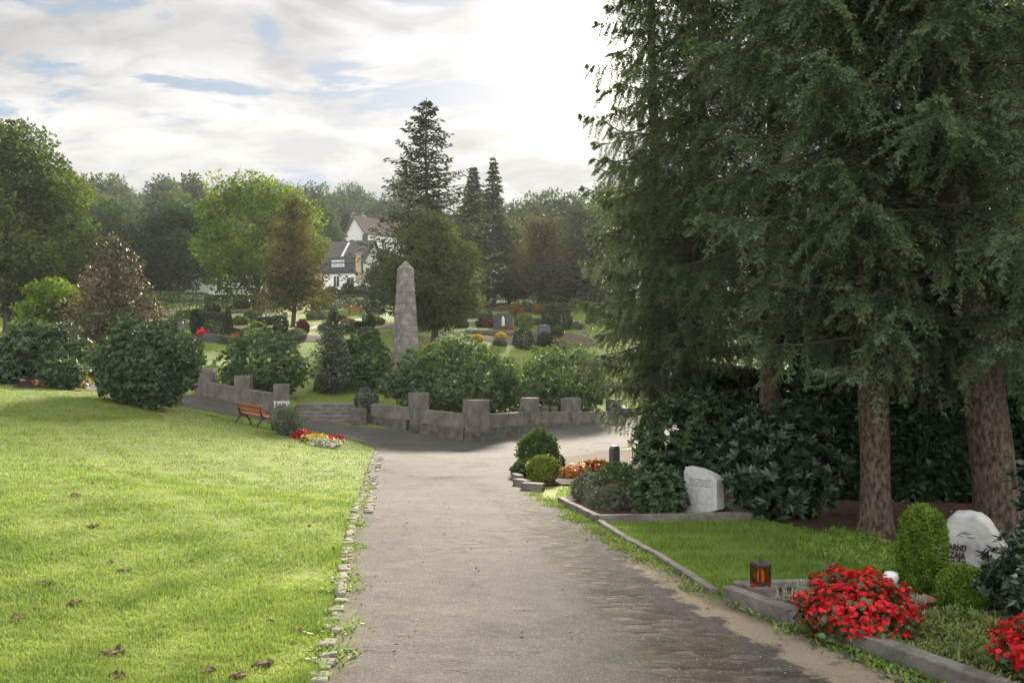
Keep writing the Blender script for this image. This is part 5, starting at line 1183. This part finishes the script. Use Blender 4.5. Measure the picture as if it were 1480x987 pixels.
# ------------------------------------------------------------------ houses
def house(label, p, rz, Lx, Ly, eave, ridge, wallm, roofm, chim=None, wins=(), dormer=False, over=.5):
    """gabled house: ridge runs along local x; front faces -y"""
    o = thing('house', label, 'house', p, rz); b = BM()
    b.prism([(-Ly/2, -2), (Ly/2, -2), (Ly/2, eave), (0, ridge), (-Ly/2, eave)], Lx, Matrix.Rotation(math.pi/2, 4, 'Z')); b.build('wall', M[wallm], o)
    b = BM(); sl = math.atan2(ridge-eave, Ly/2); ln_ = math.hypot(Ly/2, ridge-eave)+over
    for s in (-1, 1): b.box((0, s*(Ly/4+over*.5*math.cos(sl)), (eave+ridge)/2-over*.5*math.sin(sl)+.14), (Lx+2*over, ln_, .22), (-s*sl, 0, 0))
    rf = b.build('roof', M[roofm], o)
    if chim: BM().box((chim[0], chim[1], ridge+.2), (.9, .7, 2.6), bev=.03).build('chimney', M['slate_wall'], rf)
    for (x, y, z, w, h, side) in wins:
        b = BM(); d = (w, .14, h) if side in 'fb' else (.14, w, h); wn = b.box((x, y, z), d).build('window', M['white_paint'], o)
        e = (w-.16, .06, h-.16) if side in 'fb' else (.06, w-.16, h-.16); off = Vector({'f': (0, -.07, 0), 'b': (0, .07, 0), 'l': (-.07, 0, 0), 'r': (.07, 0, 0)}[side])
        BM().box(Vector((x, y, z))+off, e).build('pane', M['window_dark'], wn)
        BM().box(Vector((x, y, z))+off*1.6, (.07, .05, h-.1) if side in 'fb' else (.05, .07, h-.1)).build('sash_bar', M['white_paint'], wn)
    return o
pz = lambda py, Y: zpix(py, Y)
p = at(511, 136); base = pz(424, 136); p.z = base
hs = house('white house with dark slate upper storey and steep dark roof on the hillside', p, math.radians(-14), 8.4, 9.5, 5.6, 10.2, 'white_paint', 'roof', (2.2, .6),
      ((-1.3, -4.76, 1.9, 1.3, 2.2, 'f'), (1.6, -4.76, 1.9, 1.6, 1.5, 'f')))
b = BM(); b.box((0, -4.83, 5.0), (8.42, .22, 3.3)); b.build('slate_storey', M['slate_wall'], hs)
b = BM(); w_ = b.box((-.9, -4.98, 5.3), (2.6, .14, 1.3)).build('window', M['white_paint'], hs)
for s in (-1, 1): BM().box((-.9+s*.6, -5.06, 5.3), (1.05, .05, 1.05)).build('pane', M['window_pale'], w_)
b = BM(); b.box((-5.6, -1.0, .8), (3.2, 6, 5.8)); b.build('ochre_wing', M['ochre'], hs)
b = BM(); b.box((-5.6, -1.0, 3.85), (3.8, 6.8, .3), (0, -.25, 0)); b.build('wing_roof', M['roof'], hs)
b = BM(); b.box((3.4, -4.9, 4.6), (1.1, .5, 5.2)); b.build('chimney_stack', M['ochre'], hs)
b = BM(); b.box((-.4, -3.0, 8.0), (.35, 5.2, .25), (.78, 0, 0)); b.build('roof_verge', M['white_paint'], hs); hs.scale = (.86, .86, .86)
p = at(545, 175); p.z = pz(372, 175)
house('brown roofed house with a white gable higher up behind the slate house', p, math.radians(40), 11, 9, 4.2, 8.2, 'white_paint', 'roof_brown', (1.5, 0), ((-1, -4.55, 2, 1.2, 1.4, 'f'), (2, -4.55, 2, 1.2, 1.4, 'f')))
p = at(262, 112); house('white low house behind the dark trees on the left slope', p, math.radians(8), 9, 7, 2.6, 5.2, 'white_paint', 'roof', None, ((-1.2, -3.55, 1.5, 1.1, 1.2, 'f'), (1.8, -3.55, 1.5, 1.1, 1.2, 'f')))
p = at(352, 118); house('white house half hidden under the bright maple', p, math.radians(-6), 10, 7, 3.0, 5.6, 'white_paint', 'roof_brown', None, ((-2.2, -3.55, 1.7, 1.2, 1.3, 'f'), (1.8, -3.55, 1.7, 1.2, 1.3, 'f')))

# ------------------------------------------------------------------ trees
def tp(px, Y, top): p = at(px, Y); return p, zpix(top, Y)-p.z
p, h = tp(12, 56, 168); decid('lime_tree', 'tall broadleaf tree at the left edge of the lawn', p, h, 12.5, .8, 56, .30, 32000, M['oak'], 401, shape='egg', lobe_r=.26)
p, h = tp(372, 84, 240); decid('maple_tree', 'bright yellow green maple on the slope', p, h, 15.5, 2.2, 52, .34, 26000, M['maple'], 402, shape='egg', lobe_r=.26)
p, h = tp(424, 68, 276); decid('swamp_cypress', 'brown green dense conifer in front of the right half of the maple', p, h, 6.6, 1.6, 40, .19, 24000, M['cypress2'], 403, shape='cone', lobe_r=.42, elong=.75, bark=M['bark'])
p, h = tp(150, 96, 296); decid('dark_tree', 'dark broad tree behind the copper tree', p, h, 14, 1.0, 50, .36, 24000, M['darkleaf'], 404, lobe_r=.28)
p, h = tp(258, 100, 292); decid('dark_tree', 'dark rounded tree left of the bright maple', p, h, 11, 1.2, 42, .36, 20000, M['darkleaf'], 405, shape='egg', lobe_r=.28)
p, h = tp(120, 130, 268); decid('yellowing_tree', 'yellowing broadleaf tree above the dark broad tree', p, h, 14, 3, 30, .45, 9000, M['oak'], 406, lobe_r=.3)
p, h = tp(200, 104, 345); decid('dark_tree', 'lower dark tree between the copper tree and the rounded dark tree', p, h, 11, .6, 34, .34, 15000, M['darkleaf'], 409, lobe_r=.3)
p, h = tp(616, 64, 141); conifer('cedar_tree', 'tall cedar with layered drooping boughs towering behind the obelisk', p, h, 6.9, 1.6, M['cedar'], 407, tiers=32, nb=8, card=.34, droop=.30, up=.16, pw=.78, gap=.2, per=125, flat=.5, cat='tree', rag=.5)
p, h = tp(628, 55, 303); decid('bushy_conifer', 'broad brownish green bushy conifer right behind the obelisk', p, h, 7.2, .8, 95, .17, 60000, M['cypress'], 408, shape='egg', lobe_r=.27, elong=.8, bark=M['bark'], r0=.26)
p, h = tp(684, 112, 238); conifer('fir_tree', 'dark fir with blunt top right of the tall cedar', p, h, 5.2, 1.5, M['cedar'], 410, tiers=30, nb=8, card=.5, droop=.3, per=90)
p, h = tp(713, 106, 224); conifer('fir_tree', 'dark slender fir with pointed top, tallest right of the cedar', p, h, 4.4, 1.5, M['cedar'], 411, tiers=32, nb=7, card=.45, droop=.35, gap=.10, per=90, rag=.5)
p, h = tp(500, 185, 306); conifer('fir_tree', 'dark narrow fir standing above the house roof', p, h, 5.2, 1, M['cedar'], 412, tiers=24, nb=8, card=.8, droop=.3, per=50)
p, h = tp(784, 98, 292); conifer('fan_tree', 'brownish fan shaped tree with upright boughs among the dark trees', p, h*.80, 4.3, .8, M['cypress2'], 413, tiers=26, nb=9, card=.34, droop=-.55, up=.16, pw=.30, gap=.08, per=80, flat=.2, rag=.5)
p, h = tp(735, 108, 322); decid('dark_tree', 'dark dense tree between the slender fir and the fan shaped tree', p, h, 10.5, .4, 44, .34, 20000, M['cypress'], 414, shape='egg', lobe_r=.32)
p, h = tp(838, 100, 300); conifer('cedar_tree', 'bluish broad cedar beside the fan shaped tree, close to the spruce stand', p, h, 6.8, 1.0, M['cedar'], 415, tiers=20, nb=9, card=.40, droop=.18, pw=.45, per=60)
p, h = tp(690, 100, 330); decid('dark_tree', 'dark tree under the blunt topped fir', p, h, 9.0, .4, 36, .34, 17000, M['darkleaf'], 416, shape='egg', lobe_r=.34)
p, h = tp(868, 118, 262); decid('pale_tree', 'pale hazy broadleaf tree beside the left edge of the spruce stand', p, h, 11, 3, 30, .4, 10000, M['oak'], 417, lobe_r=.3)
p, h = tp(872, 112, 318); decid('dark_tree', 'dark dense tree closing the gap between the bluish cedar and the spruce stand', p, h, 12, .3, 46, .36, 20000, M['darkleaf'], 421, lobe_r=.32)
p, h = tp(815, 116, 335); decid('dark_tree', 'dark dense tree behind the bluish cedar and the fan shaped tree', p, h, 12, .3, 46, .36, 20000, M['darkleaf'], 422, lobe_r=.32)
p, h = tp(556, 104, 362); decid('bushy_tree', 'dark bushy tree screening the right side of the white house', p, h, 5.4, .3, 30, .26, 12000, M['darkleaf'], 423, shape='egg', lobe_r=.34)
p, h = tp(640, 150, 330); decid('dark_tree', 'hazy dark tree behind the tall cedar', p, h, 16, 2, 30, .5, 9000, M['forest'], 418, lobe_r=.3)
p, h = tp(462, 150, 290); decid('dark_tree', 'hazy dark tree rising right behind the bright maple', p, h, 11, 2, 26, .45, 8000, M['forest'], 419, shape='egg', lobe_r=.3)
p, h = tp(-70, 80, 300); decid('dark_tree', 'dark tree at the far left behind the tall lime', p, h, 15, 1, 30, .35, 10000, M['darkleaf'], 420, lobe_r=.3)

# wooded ridge: individual trees, three builds copied
base_t = []
for k, (hh, ww, sd, shp) in enumerate(((15, 13, 501, 'round'), (17, 12, 502, 'egg'), (13, 14, 503, 'round'))):
    t = decid('ridge_tree', 'dark hazy broadleaf tree in the crowded wood on the far ridge', (0, 0, -500), hh, ww, 2.0, 26, .62, 5200, M['forest'], sd, 'trees of the wooded ridge', shp, lobe_r=.33); base_t.append(t)
rr = random.Random(8); used = [False]*3
def ridge(px, Y, dz=0, s=1.0):
    p = at(px, Y); k = rr.randrange(3)
    if not used[k]: t = base_t[k]; used[k] = True
    else: t = copy_tree(base_t[k])
    s *= rr.uniform(.85, 1.2); t.location = p+Vector((0, 0, dz)); t.scale = (s, s, s*rr.uniform(.9, 1.15)); t.rotation_euler.z = rr.random()*6.28
for row, (Y, n, s) in enumerate(((150, 15, 1.0), (185, 17, 1.1), (225, 18, 1.2), (262, 18, 1.3))):
    for k in range(n):
        px = -160+k*(610/n)+rr.uniform(-14, 14)
        if row == 0 and px > 330: continue
        ridge(px, Y+rr.uniform(-12, 12), -.5, s)
for px, Y, s in ((455, 215, 1.1), (480, 240, 1.1), (505, 262, 1.1), (530, 285, 1.1), (560, 270, 1.1), (590, 255, 1.1), (620, 240, 1.1), (660, 225, 1.1), (700, 215, 1.1), (745, 190, 1.05), (790, 180, 1.05), (835, 180, 1.1), (880, 170, 1.1), (930, 165, 1.2), (980, 160, 1.2), (1040, 150, 1.2), (1120, 140, 1.2), (1210, 130, 1.2), (1310, 120, 1.2), (1420, 110, 1.2), (1530, 105, 1.2)):
    ridge(px, Y, 0, s)

# ------------------------------------------------------------------ air, sky, sun, camera
b = BM(); b.box((0, 215, 62), (660, 590, 150)); hz = b.build('haze', None or bpy.data.materials.new('morning_haze'), None)
tag(hz, kind='stuff'); m = hz.data.materials[0]; nt, N, L = nodes_of(m)
v = N.new('ShaderNodeVolumePrincipled'); v.inputs['Color'].default_value = (.93, .95, .97, 1); v.inputs['Density'].default_value = .00023; v.inputs['Anisotropy'].default_value = .12
o_ = N.new('ShaderNodeOutputMaterial'); L.new(v.outputs[0], o_.inputs['Volume'])

w = bpy.data.worlds.new('World'); scene.world = w; w.use_nodes = True; nt = w.node_tree; N, L = nt.nodes, nt.links; N.clear()
STR = .10
sky = N.new('ShaderNodeTexSky'); sky.sky_type = 'NISHITA'; sky.sun_disc = False; sky.sun_elevation = SUN_EL; sky.sun_rotation = SUN_AZ
sky.air_density = 1.0; sky.dust_density = 1.5; sky.ozone_density = 1.2
tc = N.new('ShaderNodeTexCoord'); D_ = tc.outputs['Generated']; sx = N.new('ShaderNodeSeparateXYZ'); L.new(D_, sx.inputs[0])
zz = math_node(nt, 'ADD', math_node(nt, 'MAXIMUM', sx.outputs[2], 0.0), .16)
cb = N.new('ShaderNodeCombineXYZ'); L.new(math_node(nt, 'DIVIDE', sx.outputs[0], zz), cb.inputs[0]); L.new(math_node(nt, 'DIVIDE', sx.outputs[1], zz), cb.inputs[1])
mp = N.new('ShaderNodeMapping'); mp.inputs['Rotation'].default_value = (0, 0, -.35); mp.inputs['Scale'].default_value = (1.0, 1.5, 1); mp.inputs['Location'].default_value = (3.1, 1.7, 0); L.new(cb.outputs[0], mp.inputs[0])
n1 = noise_node(nt, 1.9, 9, .6, mp.outputs[0], .5); n2 = noise_node(nt, .9, 6, .6, mp.outputs[0], .2); n3 = noise_node(nt, 3.4, 8, .6, mp.outputs[0], .6)
cov = ramp(nt, [(0, 0, 0), (1, 1, 1)], [.43, .485]); L.new(n1.outputs[0], cov.inputs[0])
# angle to the sun: the thin cloud glows round it
sd = Vector((math.sin(SUN_AZ)*math.cos(SUN_EL), math.cos(SUN_AZ)*math.cos(SUN_EL), math.sin(SUN_EL)))
dt = N.new('ShaderNodeVectorMath'); dt.operation = 'DOT_PRODUCT'; L.new(D_, dt.inputs[0]); dt.inputs[1].default_value = sd
dpos = math_node(nt, 'MAXIMUM', dt.outputs['Value'], 0.0)
glow = math_node(nt, 'ADD', math_node(nt, 'MULTIPLY', math_node(nt, 'POWER', dpos, 40.0), .05), math_node(nt, 'MULTIPLY', math_node(nt, 'POWER', dpos, 300.0), 1.5))
shade = ramp(nt, [(.98, .98, .985), (1.32, 1.31, 1.305), (1.50, 1.485, 1.47)], [.41, .49, .58]); L.new(n2.outputs[0], shade.inputs[0])
fine = ramp(nt, [(.80, .80, .81), (1.08, 1.08, 1.07)], [.40, .58]); L.new(n3.outputs[0], fine.inputs[0])
cl = mix_col(nt, 1.0, shade.outputs[0], fine.outputs[0], 'MULTIPLY')
gl = N.new('ShaderNodeVectorMath'); gl.operation = 'SCALE'; gl.inputs[0].default_value = (3.4, 3.1, 2.7); L.new(glow, gl.inputs['Scale'])
cl = mix_col(nt, 1.0, cl, gl.outputs[0], 'ADD')
# clouds behind the camera, out of view, brightened to fill the shaded sides
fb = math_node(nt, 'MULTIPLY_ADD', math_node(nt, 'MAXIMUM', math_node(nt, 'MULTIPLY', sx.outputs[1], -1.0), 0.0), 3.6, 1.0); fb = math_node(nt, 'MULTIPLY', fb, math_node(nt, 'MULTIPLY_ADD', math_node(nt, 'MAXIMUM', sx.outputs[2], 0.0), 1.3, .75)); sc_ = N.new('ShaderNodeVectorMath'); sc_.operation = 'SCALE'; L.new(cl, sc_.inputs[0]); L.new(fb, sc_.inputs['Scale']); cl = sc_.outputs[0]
skyc = mix_col(nt, .96, sky.outputs[0], (.48, .70, .98))
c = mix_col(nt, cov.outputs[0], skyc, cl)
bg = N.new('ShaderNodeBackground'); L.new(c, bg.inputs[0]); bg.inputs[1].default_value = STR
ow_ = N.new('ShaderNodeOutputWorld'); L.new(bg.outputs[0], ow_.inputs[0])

sun = bpy.data.lights.new('sun', 'SUN'); sun.energy = 3.9; sun.angle = math.radians(8); sun.color = (1, .90, .76)
so = bpy.data.objects.new('sun', sun); COL.objects.link(so); so.rotation_euler = (-sd).to_track_quat('-Z', 'Y').to_euler()
cam = bpy.data.cameras.new('camera'); co = bpy.data.objects.new('camera', cam); COL.objects.link(co); co.location = (0, 0, EYE); co.rotation_euler = (math.pi/2, 0, 0)
cam.sensor_width = 36; cam.lens = 36*F/1480; cam.shift_y = (HY-493.5)/1480; cam.clip_end = 2000; cam.clip_start = .05
scene.camera = co
vs = scene.view_settings; vs.view_transform = 'Standard'; vs.look = 'None'; vs.exposure = 2.3; vs.gamma = 1.0; vs.use_curve_mapping = False
cy = scene.cycles; cy.use_denoising = True; cy.max_bounces = 7; cy.diffuse_bounces = 3; cy.glossy_bounces = 2; cy.transmission_bounces = 4; cy.transparent_max_bounces = 8; cy.volume_bounces = 0
cy.sample_clamp_indirect = 6.0; cy.use_adaptive_sampling = True; cy.adaptive_threshold = .02
